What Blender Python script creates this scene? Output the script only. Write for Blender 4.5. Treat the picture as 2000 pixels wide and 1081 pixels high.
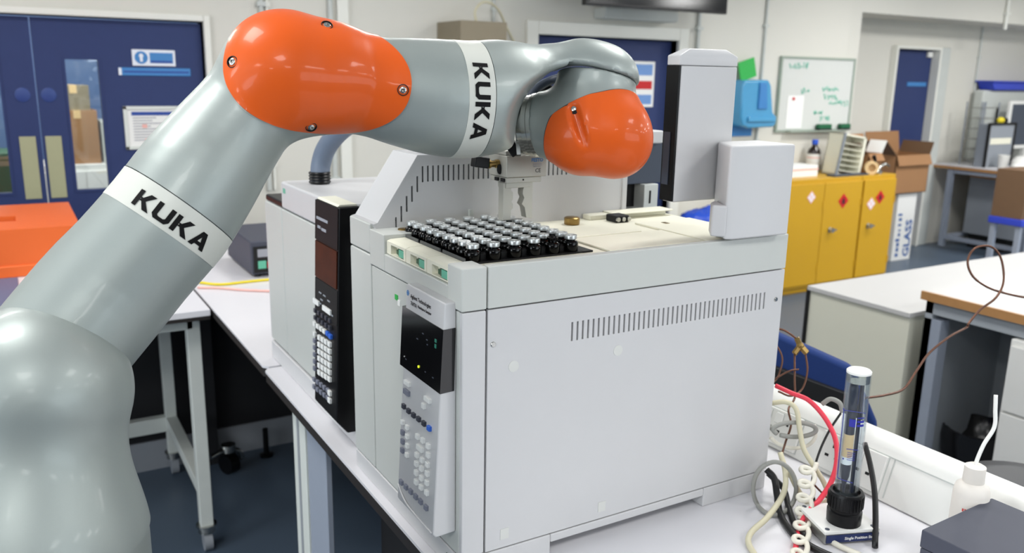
import bpy, bmesh, math, random
import numpy as np
from mathutils import Vector, Matrix

for o_ in list(bpy.data.objects): bpy.data.objects.remove(o_, do_unlink=True)
random.seed(7)
SC = bpy.context.scene
COL = SC.collection

# ------------------------------------------------------------------ camera, world, lights, exposure
F = 1663.0                                   # focal length in pixels of the 2000 x 1081 frame
YAW, PIT, ROL = [math.radians(a) for a in (30.56, 13.36, 1.04)]
CAM = np.array([0, 0, 1.69])
FW = np.array([math.cos(PIT)*math.sin(YAW), math.cos(PIT)*math.cos(YAW), -math.sin(PIT)])
_r = np.array([math.cos(YAW), -math.sin(YAW), 0.0]); _u = np.cross(_r, FW)
RT = math.cos(ROL)*_r + math.sin(ROL)*_u
UP = -math.sin(ROL)*_r + math.cos(ROL)*_u
cd = bpy.data.cameras.new('camera'); cam = bpy.data.objects.new('camera', cd); COL.objects.link(cam)
cam.matrix_world = Matrix(((RT[0], UP[0], -FW[0], CAM[0]), (RT[1], UP[1], -FW[1], CAM[1]), (RT[2], UP[2], -FW[2], CAM[2]), (0, 0, 0, 1)))
cd.sensor_width = 36.0; cd.lens = F/2000*36.0; cd.clip_start = 0.05; cd.clip_end = 60
cd.dof.use_dof = True; cd.dof.focus_distance = 1.25; cd.dof.aperture_fstop = 5.6
SC.camera = cam

W = bpy.data.worlds.new('world'); SC.world = W; W.use_nodes = True
W.node_tree.nodes['Background'].inputs[0].default_value = (0.9, 0.95, 1.0, 1)
W.node_tree.nodes['Background'].inputs[1].default_value = 0.3
SC.view_settings.view_transform = 'Standard'; SC.view_settings.look = 'None'
SC.view_settings.gamma = 1.0; SC.view_settings.use_curve_mapping = False
SC.view_settings.exposure = -0.6

CEIL = 2.75
def lamp(x, y, sx, sy, power, z=CEIL-0.02, col=(1.0, 0.99, 0.97)):
    l = bpy.data.lights.new('ceiling_light', 'AREA'); l.shape = 'RECTANGLE'; l.size = sx; l.size_y = sy
    l.energy = power; l.color = col
    o = bpy.data.objects.new('ceiling_light', l); COL.objects.link(o); o.location = (x, y, z)
    return o
for lx in (-2.6, -0.4, 1.8, 4.0, 6.2, 8.4):
    for ly in (-2.6, -0.5, 1.5, 3.5):
        lamp(lx, ly, 0.55, 0.55, 28 if lx < 5 else 62)
lamp(0.3, 6.6, 0.6, 1.2, 110); lamp(7.6, 6.3, 0.4, 0.6, 60)                  # room behind double door; lamp added behind recess door to brighten its pane

def side_fill(loc, rot, w, h, power):             # cool side fill, added at an unseen window
    l = bpy.data.lights.new('added_side_light', 'AREA'); l.shape = 'RECTANGLE'; l.size = w; l.size_y = h; l.energy = power; l.color = (.86, .94, 1.0)
    o = bpy.data.objects.new('added_side_light', l); COL.objects.link(o); o.location = loc; o.rotation_euler = rot
side_fill((-3.97, 0.4, 1.65), (math.pi/2, 0, -math.pi/2), 4.0, 1.3, 160)
side_fill((3.4, -3.97, 1.65), (math.pi/2, 0, 0), 4.6, 1.3, 110)

# ------------------------------------------------------------------ pixel to place
def ray(x, y): return FW + RT*((x-1000)/F) - UP*((y-540.5)/F)
def pz(x, y, z): d = ray(x, y); return CAM + d*((z-CAM[2])/d[2])
def py(x, y, Y): d = ray(x, y); return CAM + d*(Y/d[1])
def pX(x, y, X): d = ray(x, y); return CAM + d*(X/d[0])
def pd(x, y, D): return CAM + ray(x, y)*D
def nrm(v): v = np.asarray(v, float); return v/np.linalg.norm(v)

# ------------------------------------------------------------------ materials
def lin(c): return tuple(((v/255)/12.92 if v/255 <= .04045 else ((v/255+.055)/1.055)**2.4) for v in c)
MATS = {}
def mat(name, rgb, rough=.5, metal=0.0, var=.04, scale=20, bump=0.0, bscale=300, coat=0.0, emit=0.0, trans=0.0, ior=1.45, spec=.5):
    if name in MATS: return MATS[name]
    m = bpy.data.materials.new(name); m.use_nodes = True; nt = m.node_tree; b = nt.nodes['Principled BSDF']
    c = lin(rgb)
    tc = nt.nodes.new('ShaderNodeTexCoord')
    nz = nt.nodes.new('ShaderNodeTexNoise'); nz.inputs['Scale'].default_value = scale; nz.inputs['Detail'].default_value = 4
    nt.links.new(tc.outputs['Object'], nz.inputs['Vector'])
    mx = nt.nodes.new('ShaderNodeMix'); mx.data_type = 'RGBA'
    nt.links.new(nz.outputs['Fac'], mx.inputs['Factor'])
    mx.inputs['A'].default_value = (*[v*(1-var) for v in c], 1); mx.inputs['B'].default_value = (*[min(1, v*(1+var)) for v in c], 1)
    nt.links.new(mx.outputs['Result'], b.inputs['Base Color'])
    b.inputs['Roughness'].default_value = rough; b.inputs['Metallic'].default_value = metal
    b.inputs['Coat Weight'].default_value = coat; b.inputs['Coat Roughness'].default_value = .08
    b.inputs['IOR'].default_value = ior; b.inputs['Specular IOR Level'].default_value = spec
    if trans: b.inputs['Transmission Weight'].default_value = trans
    if emit:
        nt.links.new(mx.outputs['Result'], b.inputs['Emission Color']); b.inputs['Emission Strength'].default_value = emit
    if bump:
        n2 = nt.nodes.new('ShaderNodeTexNoise'); n2.inputs['Scale'].default_value = bscale; n2.inputs['Detail'].default_value = 3
        nt.links.new(tc.outputs['Object'], n2.inputs['Vector'])
        bp = nt.nodes.new('ShaderNodeBump'); bp.inputs['Strength'].default_value = bump; bp.inputs['Distance'].default_value = .002
        nt.links.new(n2.outputs['Fac'], bp.inputs['Height']); nt.links.new(bp.outputs['Normal'], b.inputs['Normal'])
    MATS[name] = m; return m
def clear(name, tint, alpha=.12, rough=.03, k=1.0):          # thin clear sheet: mostly see-through, a little gloss
    m = bpy.data.materials.new(name); m.use_nodes = True; nt = m.node_tree; nt.nodes.remove(nt.nodes['Principled BSDF'])
    out = nt.nodes['Material Output']; t = nt.nodes.new('ShaderNodeBsdfTransparent'); g = nt.nodes.new('ShaderNodeBsdfGlossy')
    t.inputs[0].default_value = (*tint, 1); g.inputs['Roughness'].default_value = rough
    fr = nt.nodes.new('ShaderNodeFresnel'); fr.inputs['IOR'].default_value = 1.45
    ad = nt.nodes.new('ShaderNodeMath'); ad.operation = 'ADD'; ad.inputs[1].default_value = alpha*.3
    sc_n = nt.nodes.new('ShaderNodeMath'); sc_n.operation = 'MULTIPLY'; sc_n.inputs[1].default_value = k
    nt.links.new(fr.outputs[0], sc_n.inputs[0]); nt.links.new(sc_n.outputs[0], ad.inputs[0])
    mx = nt.nodes.new('ShaderNodeMixShader'); nt.links.new(ad.outputs[0], mx.inputs[0])
    nt.links.new(t.outputs[0], mx.inputs[1]); nt.links.new(g.outputs[0], mx.inputs[2]); nt.links.new(mx.outputs[0], out.inputs[0])
    MATS[name] = m; return m

mat('wall', (212, 210, 201), .7, var=.015, scale=3); mat('wall_dark', (84, 88, 98), .8, var=.03, scale=3)
mat('wall_trim', (228, 228, 220), .5, var=.01)
mat('ceiling_white', (235, 235, 232), .8, var=.01)
mat('floor_vinyl', (84, 98, 114), .38, var=.12, scale=260)
mat('navy', (47, 60, 104), .5, var=.05, spec=.3)
mat('olive_plate', (168, 168, 135), .4, var=.03)
mat('sign_blue', (62, 128, 190), .4); mat('poster_blue', (112, 150, 205), .6); mat('sign_white', (228, 232, 240), .4, var=.01); mat('sign_deep', (38, 70, 150), .4); mat('push_blue', (46, 68, 130), .45)
mat('sign_red', (196, 30, 34), .4); mat('paper', (235, 235, 232), .7, var=.01); mat('ink', (30, 30, 34), .6); mat('pink', (236, 180, 170), .5)
mat('print_grey', (150, 152, 160), .7)
mat('machine_white', (198, 198, 199), .42, var=.01, bump=.04, bscale=900)
mat('machine_grey', (192, 195, 191), .45, var=.012, bump=.04, bscale=900)
mat('cream', (228, 226, 208), .5, var=.015)
mat('black_plastic', (12, 12, 14), .35, var=.1, spec=.3); mat('black_matte', (13, 13, 14), .7, var=.1)
mat('screen_black', (6, 6, 8), .12, coat=.5); mat('brown_black', (30, 26, 28), .55, spec=.15)
mat('robot_grey', (154, 162, 159), .46, metal=.45, var=.03, scale=900, coat=.12)
mat('robot_band', (202, 204, 196), .4, var=.01); mat('kuka_black', (9, 9, 10), .6, spec=.2)
mat('robot_orange', (216, 90, 30), .36, var=.02, coat=.2, spec=.2); mat('seam', (60, 64, 66), .5)
mat('steel', (190, 190, 186), .22, metal=1.0, var=.05); mat('steel_dull', (168, 168, 164), .38, metal=.8, var=.05)
mat('alu_cap', (188, 192, 192), .32, metal=.8, var=.04); mat('brass', (150, 124, 76), .3, metal=1.0)
mat('gripper_alu', (178, 177, 168), .42, metal=.35, var=.03)
mat('vial_glass', (3, 3, 3), .07, spec=.28); mat('vial_rack', (8, 8, 9), .5, spec=.3)
mat('rack_plate', (80, 82, 82), .5)
mat('green_clip', (96, 178, 150), .4); mat('green_dark', (62, 96, 74), .5); mat('green_card', (42, 172, 74), .5)
mat('led_green', (110, 255, 120), .4, emit=1.6); mat('lcd_green', (30, 110, 92), .4, emit=.12); mat('led_yellow', (225, 240, 50), .4, emit=1.0)
mat('lcd_amber', (62, 26, 10), .45, var=.6, scale=26, spec=.12); mat('felt', (206, 207, 203), .8); mat('label_navy', (30, 44, 92), .4)
mat('key_white', (226, 228, 226), .4); mat('key_grey', (120, 124, 138), .4); mat('key_dark', (58, 60, 70), .4); mat('key_blue', (48, 100, 200), .4)
mat('bench_white', (218, 217, 221), .35, var=.01); mat('bench_edge', (40, 36, 34), .5); mat('bench_edge_pale', (216, 214, 208), .5)
mat('frame_white', (216, 220, 214), .4); mat('frame_grey', (150, 158, 172), .45)
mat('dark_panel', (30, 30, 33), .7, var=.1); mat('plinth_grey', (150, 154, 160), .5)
mat('case_orange', (228, 104, 42), .45, var=.02); mat('slot_dark', (120, 40, 16), .6)
mat('blue_mat', (92, 104, 134), .5)
mat('yellow_steel', (196, 151, 28), .4, var=.03, scale=3); mat('brown_glass', (34, 20, 16), .08, coat=.5); mat('cap_blue', (36, 84, 200), .4)
mat('cardboard', (158, 117, 80), .8, var=.06, scale=8); mat('cardboard_dark', (112, 86, 63), .8, var=.06)
mat('wood_edge', (178, 132, 84), .5, var=.1, scale=40); mat('desk_grey', (160, 166, 172), .5)
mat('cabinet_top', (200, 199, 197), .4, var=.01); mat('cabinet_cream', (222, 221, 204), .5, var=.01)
mat('chair_blue', (22, 50, 108), .85, var=.1, scale=200); mat('chair_black', (18, 18, 20), .6)
mat('bag_black', (26, 26, 28), .22, bump=1.0, bscale=18); mat('bag_blue', (40, 78, 190), .3, bump=1.0, bscale=25)
mat('box_slate', (64, 67, 80), .55, var=.06); mat('stool_black', (44, 46, 50), .45)
mat('cable_white', (226, 222, 208), .45); mat('cable_cream', (206, 200, 172), .45); mat('cable_grey', (150, 150, 144), .45)
mat('cable_red', (226, 58, 78), .4); mat('cable_black', (18, 18, 19), .4); mat('copper', (104, 72, 58), .35, metal=.7)
mat('cable_yellow', (226, 206, 40), .5); mat('plastic_white', (230, 230, 226), .4, var=.01)
mat('bottle_ld', (238, 232, 224), .45, trans=.15); mat('red_print', (208, 70, 66), .5)
mat('hose_grey', (104, 116, 134), .45); mat('box_taupe', (136, 126, 106), .6)
mat('tv_black', (20, 20, 22), .2, var=.2, scale=2); mat('grey_plastic', (138, 144, 152), .5); mat('slate_metal', (62, 70, 84), .45)
mat('blue_plastic', (52, 72, 190), .4); mat('ink_blue', (40, 44, 150), .4); mat('glass_print', (44, 92, 160), .5)
mat('wb_white', (206, 208, 204), .25, var=.01); mat('wb_green', (110, 190, 165), .5); mat('wb_frame', (150, 162, 150), .4); mat('eraser_green', (18, 92, 58), .6)
mat('shade_grey', (196, 200, 196), .5); mat('tan_tape', (222, 190, 140), .6); mat('tube_dark', (44, 46, 58), .3)
mat('cupboard_blue', (96, 122, 168), .6)
clear('pane', (.93, .97, .97), .15); clear('tube_clear', (.93, .96, .98), .05, k=.35); mat('dispenser_blue', (86, 172, 220), .18, trans=.25, coat=.3); clear('blue_clear', (.16, .55, .85), .25, .1); clear('tray_clear', (.93, .92, .86), .3, .2)

# ------------------------------------------------------------------ mesh building
ORG = {}                                     # origin of each root, by object name
def tag(o, label=None, cat=None, group=None, kind=None):
    if label: o['label'] = label
    if cat: o['category'] = cat
    if group: o['group'] = group
    if kind: o['kind'] = kind
    return o
def thing(name, loc, label, cat, group=None, kind=None):
    o = bpy.data.objects.new(name, None); COL.objects.link(o); o.location = tuple(loc); o.empty_display_size = .05
    ORG[o.name] = np.array(loc, float); return tag(o, label, cat, group, kind)
def catmull(P, n):
    P = [np.asarray(p, float) for p in P]
    if len(P) < 3: return P
    Q = [2*P[0]-P[1]] + P + [2*P[-1]-P[-2]]; out = []
    for i in range(1, len(Q)-2):
        for k in range(n):
            t = k/n; a, b, c, d = Q[i-1:i+3]
            out.append(.5*((2*b)+(-a+c)*t+(2*a-5*b+4*c-d)*t*t+(-a+3*b-3*c+d)*t**3))
    return out + [P[-1]]
def basis(d):
    d = nrm(d); a = np.array([0, 0, 1.0]) if abs(d[2]) < .9 else np.array([1.0, 0, 0])
    u = nrm(np.cross(a, d)); return u, np.cross(d, u), d
class MB:
    def __init__(s): s.v = []; s.f = []
    def add(s, V, Fc):
        o = len(s.v); s.v += [tuple(float(c) for c in p) for p in V]; s.f += [tuple(i+o for i in f) for f in Fc]; return s
    def obox(s, c, e1, e2, e3, h):           # oriented box: centre, unit axes, half sizes
        c = np.asarray(c, float); A = [np.asarray(e, float)*k for e, k in zip((e1, e2, e3), h)]
        V = [c+i*A[0]+j*A[1]+k*A[2] for i in (-1, 1) for j in (-1, 1) for k in (-1, 1)]
        q = [(0, 1, 3, 2), (4, 6, 7, 5), (0, 4, 5, 1), (2, 3, 7, 6), (0, 2, 6, 4), (1, 5, 7, 3)]
        if np.dot(np.cross(A[0], A[1]), A[2]) < 0: q = [f[::-1] for f in q]
        return s.add(V, q)
    def box(s, x0, x1, y0, y1, z0, z1):
        return s.obox(((x0+x1)/2, (y0+y1)/2, (z0+z1)/2), (1, 0, 0), (0, 1, 0), (0, 0, 1), (abs(x1-x0)/2, abs(y1-y0)/2, abs(z1-z0)/2))
    def prism(s, poly, fr, h):               # poly of 2-D points in frame (o, u, v, n), extruded h along n
        o, u, v, n = [np.asarray(a, float) for a in fr]; k = len(poly)
        A = [o+u*p[0]+v*p[1] for p in poly]; B = [p+n*h for p in A]
        ar = sum(poly[i][0]*poly[(i+1) % k][1]-poly[(i+1) % k][0]*poly[i][1] for i in range(k))
        flip = (ar > 0) == (np.dot(np.cross(u, v), n)*h > 0)
        q = [tuple(range(k))[::-1], tuple(range(k, 2*k))] + [(i, (i+1) % k, (i+1) % k+k, i+k) for i in range(k)]
        if not flip: q = [f[::-1] for f in q]
        return s.add(A+B, q)
    def xz(s, poly, y0, y1):                 # profile in x, z extruded along y
        return s.prism(poly, ((0, y0, 0), (1, 0, 0), (0, 0, 1), (0, 1, 0)), y1-y0)
    def yz(s, poly, x0, x1): return s.prism(poly, ((x0, 0, 0), (0, 1, 0), (0, 0, 1), (1, 0, 0)), x1-x0)
    def xy(s, poly, z0, z1): return s.prism(poly, ((0, 0, z0), (1, 0, 0), (0, 1, 0), (0, 0, 1)), z1-z0)
    def lathe(s, prof, c, ax=(0, 0, 1), n=24):   # prof: (r, h) from bottom to top
        u, v, d = basis(ax); c = np.asarray(c, float); V = []; Fc = []
        for r, h in prof:
            for i in range(n):
                a = 2*math.pi*i/n; V.append(c+d*h+(u*math.cos(a)+v*math.sin(a))*max(r, 1e-5))
        m = len(prof)
        for j in range(m-1):
            for i in range(n): Fc.append((j*n+i, j*n+(i+1) % n, (j+1)*n+(i+1) % n, (j+1)*n+i))
        Fc.append(tuple(range(n))[::-1]); Fc.append(tuple((m-1)*n+i for i in range(n)))
        return s.add(V, Fc)
    def cyl(s, a, b, r, r2=None, n=20):
        a = np.asarray(a, float); b = np.asarray(b, float); L = np.linalg.norm(b-a)
        return s.lathe([(r, 0), (r if r2 is None else r2, L)], a, b-a, n)
    def tube(s, pts, r, n=8, sub=6, closed=False):
        P = catmull(pts, sub) if sub > 1 else [np.asarray(p, float) for p in pts]
        if np.isscalar(r): R = [r]*len(P)
        else: R = list(np.interp(np.linspace(0, 1, len(P)), np.linspace(0, 1, len(r)), r))
        T = [nrm(P[min(i+1, len(P)-1)]-P[max(i-1, 0)]) for i in range(len(P))]
        u, v, _ = basis(T[0]); V = []; Fc = []
        for p, t, rr in zip(P, T, R):
            u = nrm(u-t*np.dot(u, t)); v = np.cross(t, u)
            V += [p+(u*math.cos(2*math.pi*i/n)+v*math.sin(2*math.pi*i/n))*rr for i in range(n)]
        for j in range(len(P)-1):
            for i in range(n): Fc.append((j*n+i, j*n+(i+1) % n, (j+1)*n+(i+1) % n, (j+1)*n+i))
        Fc += [tuple(range(n))[::-1], tuple((len(P)-1)*n+i for i in range(n))]
        return s.add(V, Fc)
    def ell(s, c, r, n=20, m=12, axes=None):
        r = (r,)*3 if np.isscalar(r) else r; c = np.asarray(c, float)
        A = axes or ((1, 0, 0), (0, 1, 0), (0, 0, 1)); A = [np.asarray(a, float) for a in A]; V = []; Fc = []
        for j in range(m+1):
            t = math.pi*j/m-math.pi/2
            for i in range(n):
                p = 2*math.pi*i/n; V.append(c+A[0]*r[0]*max(math.cos(t), 1e-4)*math.cos(p)+A[1]*r[1]*max(math.cos(t), 1e-4)*math.sin(p)+A[2]*r[2]*math.sin(t))
        for j in range(m):
            for i in range(n): Fc.append((j*n+i, j*n+(i+1) % n, (j+1)*n+(i+1) % n, (j+1)*n+i))
        return s.add(V, Fc)
    def quad(s, a, b, c, d): return s.add([a, b, c, d], [(0, 1, 2, 3)])
    def build(s, name, m, parent=None, bevel=0, smooth=None, seg=2):
        V = np.array(s.v, float)
        if parent is None:
            L = np.array([(V[:, 0].min()+V[:, 0].max())/2, (V[:, 1].min()+V[:, 1].max())/2, V[:, 2].min()])
        else: L = ORG[parent.name]
        me = bpy.data.meshes.new(name); me.from_pydata([tuple(p) for p in V-L], [], s.f); me.validate()
        bm = bmesh.new(); bm.from_mesh(me); bmesh.ops.recalc_face_normals(bm, faces=bm.faces); bm.to_mesh(me); bm.free()
        me.materials.append(MATS[m])
        o = bpy.data.objects.new(name, me); COL.objects.link(o); ORG[o.name] = L
        if parent is None: o.location = tuple(L)
        else: o.parent = parent
        if smooth is not None:
            me.shade_smooth()
            if smooth < 180: me.set_sharp_from_angle(angle=math.radians(smooth))
        if bevel:
            md = o.modifiers.new('bevel', 'BEVEL'); md.width = bevel; md.segments = seg; md.limit_method = 'ANGLE'; md.angle_limit = math.radians(40)
            me.shade_smooth(); me.set_sharp_from_angle(angle=math.radians(40)); md.harden_normals = True
        return o
def mesh_obj(name, V, Fc, m, parent, smooth=True):
    L = ORG[parent.name]; me = bpy.data.meshes.new(name)
    me.from_pydata([tuple(p) for p in (np.asarray(V)-L)], [], [tuple(int(i) for i in f) for f in Fc]); me.materials.append(MATS[m])
    if smooth: me.shade_smooth()
    o = bpy.data.objects.new(name, me); COL.objects.link(o); o.parent = parent; ORG[o.name] = L; return o
def struct(o): o['kind'] = 'structure'; return o
def text(s, size, o, u, v, n, name, m, parent, lift=.0004, center=False, bold=0.0):
    c = bpy.data.curves.new('txt', 'FONT'); c.body = s; c.size = size; c.resolution_u = 2; c.offset = bold
    if center: c.align_x = 'CENTER'
    t = bpy.data.objects.new('txt', c); COL.objects.link(t)
    dg = bpy.context.evaluated_depsgraph_get(); e = t.evaluated_get(dg); me = e.to_mesh()
    V = [tuple(p.co) for p in me.vertices]; Fc = [tuple(p.vertices) for p in me.polygons]; e.to_mesh_clear()
    bpy.data.objects.remove(t, do_unlink=True); bpy.data.curves.remove(c)
    o, u, v, n = [np.asarray(a, float) for a in (o, u, v, n)]
    V = [o+u*p[0]+v*p[1]+n*lift for p in V]
    if parent is None:
        mb = MB(); mb.add(V, Fc); return mb.build(name, m)
    return mesh_obj(name, V, Fc, m, parent, smooth=False)
def copy_tree(o, parent=None):
    c = o.copy(); COL.objects.link(c); c.parent = parent
    for ch in list(o.children): copy_tree(ch, c)
    return c
X3, Y3, Z3 = np.eye(3)

# ================================================================== THE ROOM
BY = 5.05                                     # plane of the back wall
RX = 6.41                                     # where the recess in the back wall begins
struct(MB().box(-4, 10.6, -4, 8.6, -.1, 0).build('floor', 'floor_vinyl'))
struct(MB().box(-4, 10.6, -4, 8.6, CEIL, CEIL+.1).build('ceiling', 'ceiling_white'))
b = MB()
DX0, DX1, DZ = -.66, .985, 1.94               # double door opening
MX0, MX1, MZ = 3.14, 4.37, 1.955              # middle door opening
b.box(-4, DX0, BY, BY+.15, 0, CEIL).box(DX0, DX1, BY, BY+.15, DZ, CEIL).box(DX1, MX0, BY, BY+.15, 0, CEIL)
b.box(MX0, MX1, BY, BY+.15, MZ, CEIL).box(MX1, RX, BY, BY+.15, 0, CEIL)
struct(b.build('wall_back', 'wall'))
RZ = 2.26
RDX0, RDX1, RDZ = 7.5, 8.15, 2.0
b = MB(); b.box(RX-.15, RX, BY, 5.65, 0, CEIL)
b.box(RX, RDX0, 5.5, 5.65, 0, CEIL).box(RDX0, RDX1, 5.5, 5.65, RDZ, CEIL).box(RDX1, 10.6, 5.5, 5.65, 0, CEIL)
struct(b.build('wall_recess', 'wall'))
struct(MB().box(RX, 10.6, BY, 5.5, RZ, CEIL).build('trim_1', 'wall'))
struct(MB().box(-4.1, -4, -4, BY+.15, 0, CEIL).build('wall_left', 'wall_dark'))  # unseen left and front walls, colour darkened to dim their reflections
struct(MB().box(10.5, 10.6, -4, 5.65, 0, CEIL).build('wall_right', 'wall'))
struct(MB().box(-4, 10.6, -4.1, -4, 0, CEIL).build('wall_front', 'wall_dark'))
def window(name, wall, c0, c1, z0, z1, n):
    t = thing(name, (0, 0, 0), None, None, kind='structure'); b = MB()
    bar = (lambda a, c_, e, f_: b.box(-4, -3.94, a, c_, e, f_)) if wall == 'left' else (lambda a, c_, e, f_: b.box(a, c_, -4, -3.94, e, f_))
    bar(c0-.06, c1+.06, z0-.06, z0); bar(c0-.06, c1+.06, z1, z1+.06)
    for k in range(n+1): x_ = c0+(c1-c0)*k/n; bar(x_-.03, x_+.03, z0, z1)
    b.build('added_window_frame', 'wall_trim', t)
window('added_window_1', 'left', -1.6, 2.4, 1.0, 2.3, 4); window('added_window_2', 'front', 1.1, 5.7, 1.0, 2.3, 4)  # unseen window frames, added to go with the side fill lights
# the room beyond the double door
b = MB(); b.box(-2.2, 2.4, 8.4, 8.5, 0, CEIL).box(-2.3, -2.2, BY+.15, 8.5, 0, CEIL).box(2.4, 2.5, BY+.15, 8.5, 0, CEIL)
struct(b.build('wall_beyond', 'wall'))
b = MB(); b.box(6.2, 8.8, 7.0, 7.1, 0, CEIL).box(3.0, 5.0, 6.2, 6.3, 0, CEIL); struct(b.build('wall_passage', 'wall'))

def architrave(name, x0, x1, z, y, w=.05, d=.03, depth=.15):
    b = MB(); b.box(x0-w, x0, y-d, y+depth, 0, z+w).box(x1, x1+w, y-d, y+depth, 0, z+w).box(x0, x1, y-d, y+depth, z, z+w)
    return struct(b.build(name, 'wall_trim', bevel=.006))
architrave('trim_2', DX0, DX1, DZ, BY, .035)
architrave('trim_3', MX0, MX1, MZ, BY, .09, .03)
architrave('trim_4', RDX0, RDX1, RDZ, 5.5, .03, .06)
b = MB(); b.box(RDX1+.03, RDX1+.2, 5.46, 5.5, 0, RDZ+.03); struct(b.build('trim_5', 'shade_grey', bevel=.01))
struct(MB().box(DX1+.04, MX0-.1, BY-.015, BY, 0, .1).build('baseboard_back', 'plinth_grey'))

# --- double door
def leaf(parent, x0, x1, z1, y, win, name='leaf'):
    wx0, wx1, wz0, wz1 = win; b = MB()
    b.box(x0, wx0, y, y+.045, .008, z1).box(wx1, x1, y, y+.045, .008, z1).box(wx0, wx1, y, y+.045, .008, wz0).box(wx0, wx1, y, y+.045, wz1, z1)
    l = b.build(name, 'navy', parent)
    g = MB(); t = .012
    g.box(wx0, wx0+t, y-.004, y+.049, wz0, wz1).box(wx1-t, wx1, y-.004, y+.049, wz0, wz1).box(wx0+t, wx1-t, y-.004, y+.049, wz0, wz0+t).box(wx0+t, wx1-t, y-.004, y+.049, wz1-t, wz1)
    g.build('window_bead', 'navy', l)
    MB().box(wx0+t, wx1-t, y+.018, y+.026, wz0+t, wz1-t).build('pane', 'pane', l)
    return l
d1 = thing('door_1', (.15, BY, 0), None, None, kind='structure')
yl = BY+.03
lr = leaf(d1, .155, DX1-.008, DZ-.01, yl, (.283, .462, 1.035, 1.738))
ll = leaf(d1, DX0+.008, .149, DZ-.01, yl, (-.19, .005, 1.035, 1.738))
for l_, a, c in ((ll, .05, .125), (lr, .168, .243)):
    MB().box(a, c, yl-.004, yl, 1.012, 1.335).build('finger_plate', 'olive_plate', l_, bevel=.001)
    k = MB(); k.lathe([(.036, 0), (.036, .003), (.034, .004)], ((a+c)/2, yl, 1.545), (0, -1, 0), 28); k.build('push_disc', 'push_blue', l_, smooth=40)
# --- middle door
d2 = thing('door_2', (3.75, BY, 0), None, None, kind='structure')
MB().box(MX0+.005, MX1-.005, BY+.06, BY+.105, .008, MZ-.005).build('leaf', 'navy', d2)
# --- right door in the recess
d3 = thing('door_3', (7.8, 5.5, 0), None, None, kind='structure')
l3 = leaf(d3, RDX0+.005, RDX1-.005, RDZ-.005, 5.53, (7.52, 7.63, .95, 1.78))
MB().box(7.76, 8.1, 5.525, 5.53, .01, .26).build('kick_plate', 'steel_dull', l3)
MB().box(8.05, 8.12, 5.50, 5.53, 1.93, 1.985).build('closer_box', 'plastic_white', l3, bevel=.006)
s = MB().box(7.80, 8.10, 5.523, 5.53, 1.645, 1.685).build('door_sign', 'sign_blue', bevel=.002)
tag(s, 'thin pale blue strip sign on the navy door beside the right-hand table', 'sign')

# --- signs on the double door
t = thing('safety_sign', (.725, yl, 1.70), 'white and blue safety notice with round symbol on the double door', 'sign')
p = MB().box(.617, .835, yl-.006, yl, 1.70, 1.785).build('plate', 'sign_white', t, bevel=.002)
MB().lathe([(.033, 0), (.033, .001)], (.662, yl-.006, 1.743), (0, -1, 0), 28).build('round_symbol', 'sign_blue', p)
b = MB(); b.ell((.662, yl-.0075, 1.752), (.011, .001, .012), 14, 8).box(.655, .669, yl-.0085, yl-.007, 1.722, 1.742); b.build('figure', 'sign_white', p)
MB().box(.705, .822, yl-.0075, yl-.006, 1.715, 1.77).build('text_panel', 'sign_blue', p)
b = MB(); b.box(.71, .817, yl-.0085, yl-.0075, 1.717, 1.728); b.build('text_stripe', 'sign_deep', p)
t = thing('strip_sign', (.73, yl, 1.645), 'long narrow light blue strip sign below the safety notice', 'sign')
p = MB().box(.545, .91, yl-.006, yl, 1.648, 1.69).build('plate', 'sign_blue', t, bevel=.003)
MB().box(.545, .56, yl-.0075, yl-.005, 1.65, 1.688).build('end_clip', 'sign_white', p)
b = MB(); b.box(.57, .90, yl-.007, yl-.006, 1.664, 1.673); b.build('text_stripe', 'sign_deep', p)
t = thing('framed_notice', (.70, yl, 1.25), 'white framed paper notice with a blue heading on the double door', 'notice')
b = MB(); x0, x1, z0, z1 = .55, .85, 1.255, 1.487
b.box(x0, x1, yl-.012, yl, z0, z0+.018).box(x0, x1, yl-.012, yl, z1-.018, z1).box(x0, x0+.018, yl-.012, yl, z0, z1).box(x1-.018, x1, yl-.012, yl, z0, z1)
b.build('frame', 'frame_white', t, bevel=.002)
p = MB().box(x0+.015, x1-.015, yl-.004, yl, z0+.015, z1-.015).build('sheet', 'paper', t)
MB().box(x0+.04, x1-.03, yl-.0055, yl-.004, z1-.05, z1-.03).build('heading_bar', 'sign_deep', p)
b = MB()
for i in range(9):
    zz = z1-.065-.015*i; b.box(x0+.045, x0+.045+random.uniform(.08, .2), yl-.005, yl-.004, zz, zz+.005)
b.build('text_lines', 'print_grey', p)
b = MB(); b.box(.64, .665, yl-.0053, yl-.004, 1.37, 1.39).box(.65, .66, yl-.0053, yl-.004, 1.30, 1.312); b.build('red_marks', 'pink', p)

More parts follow.
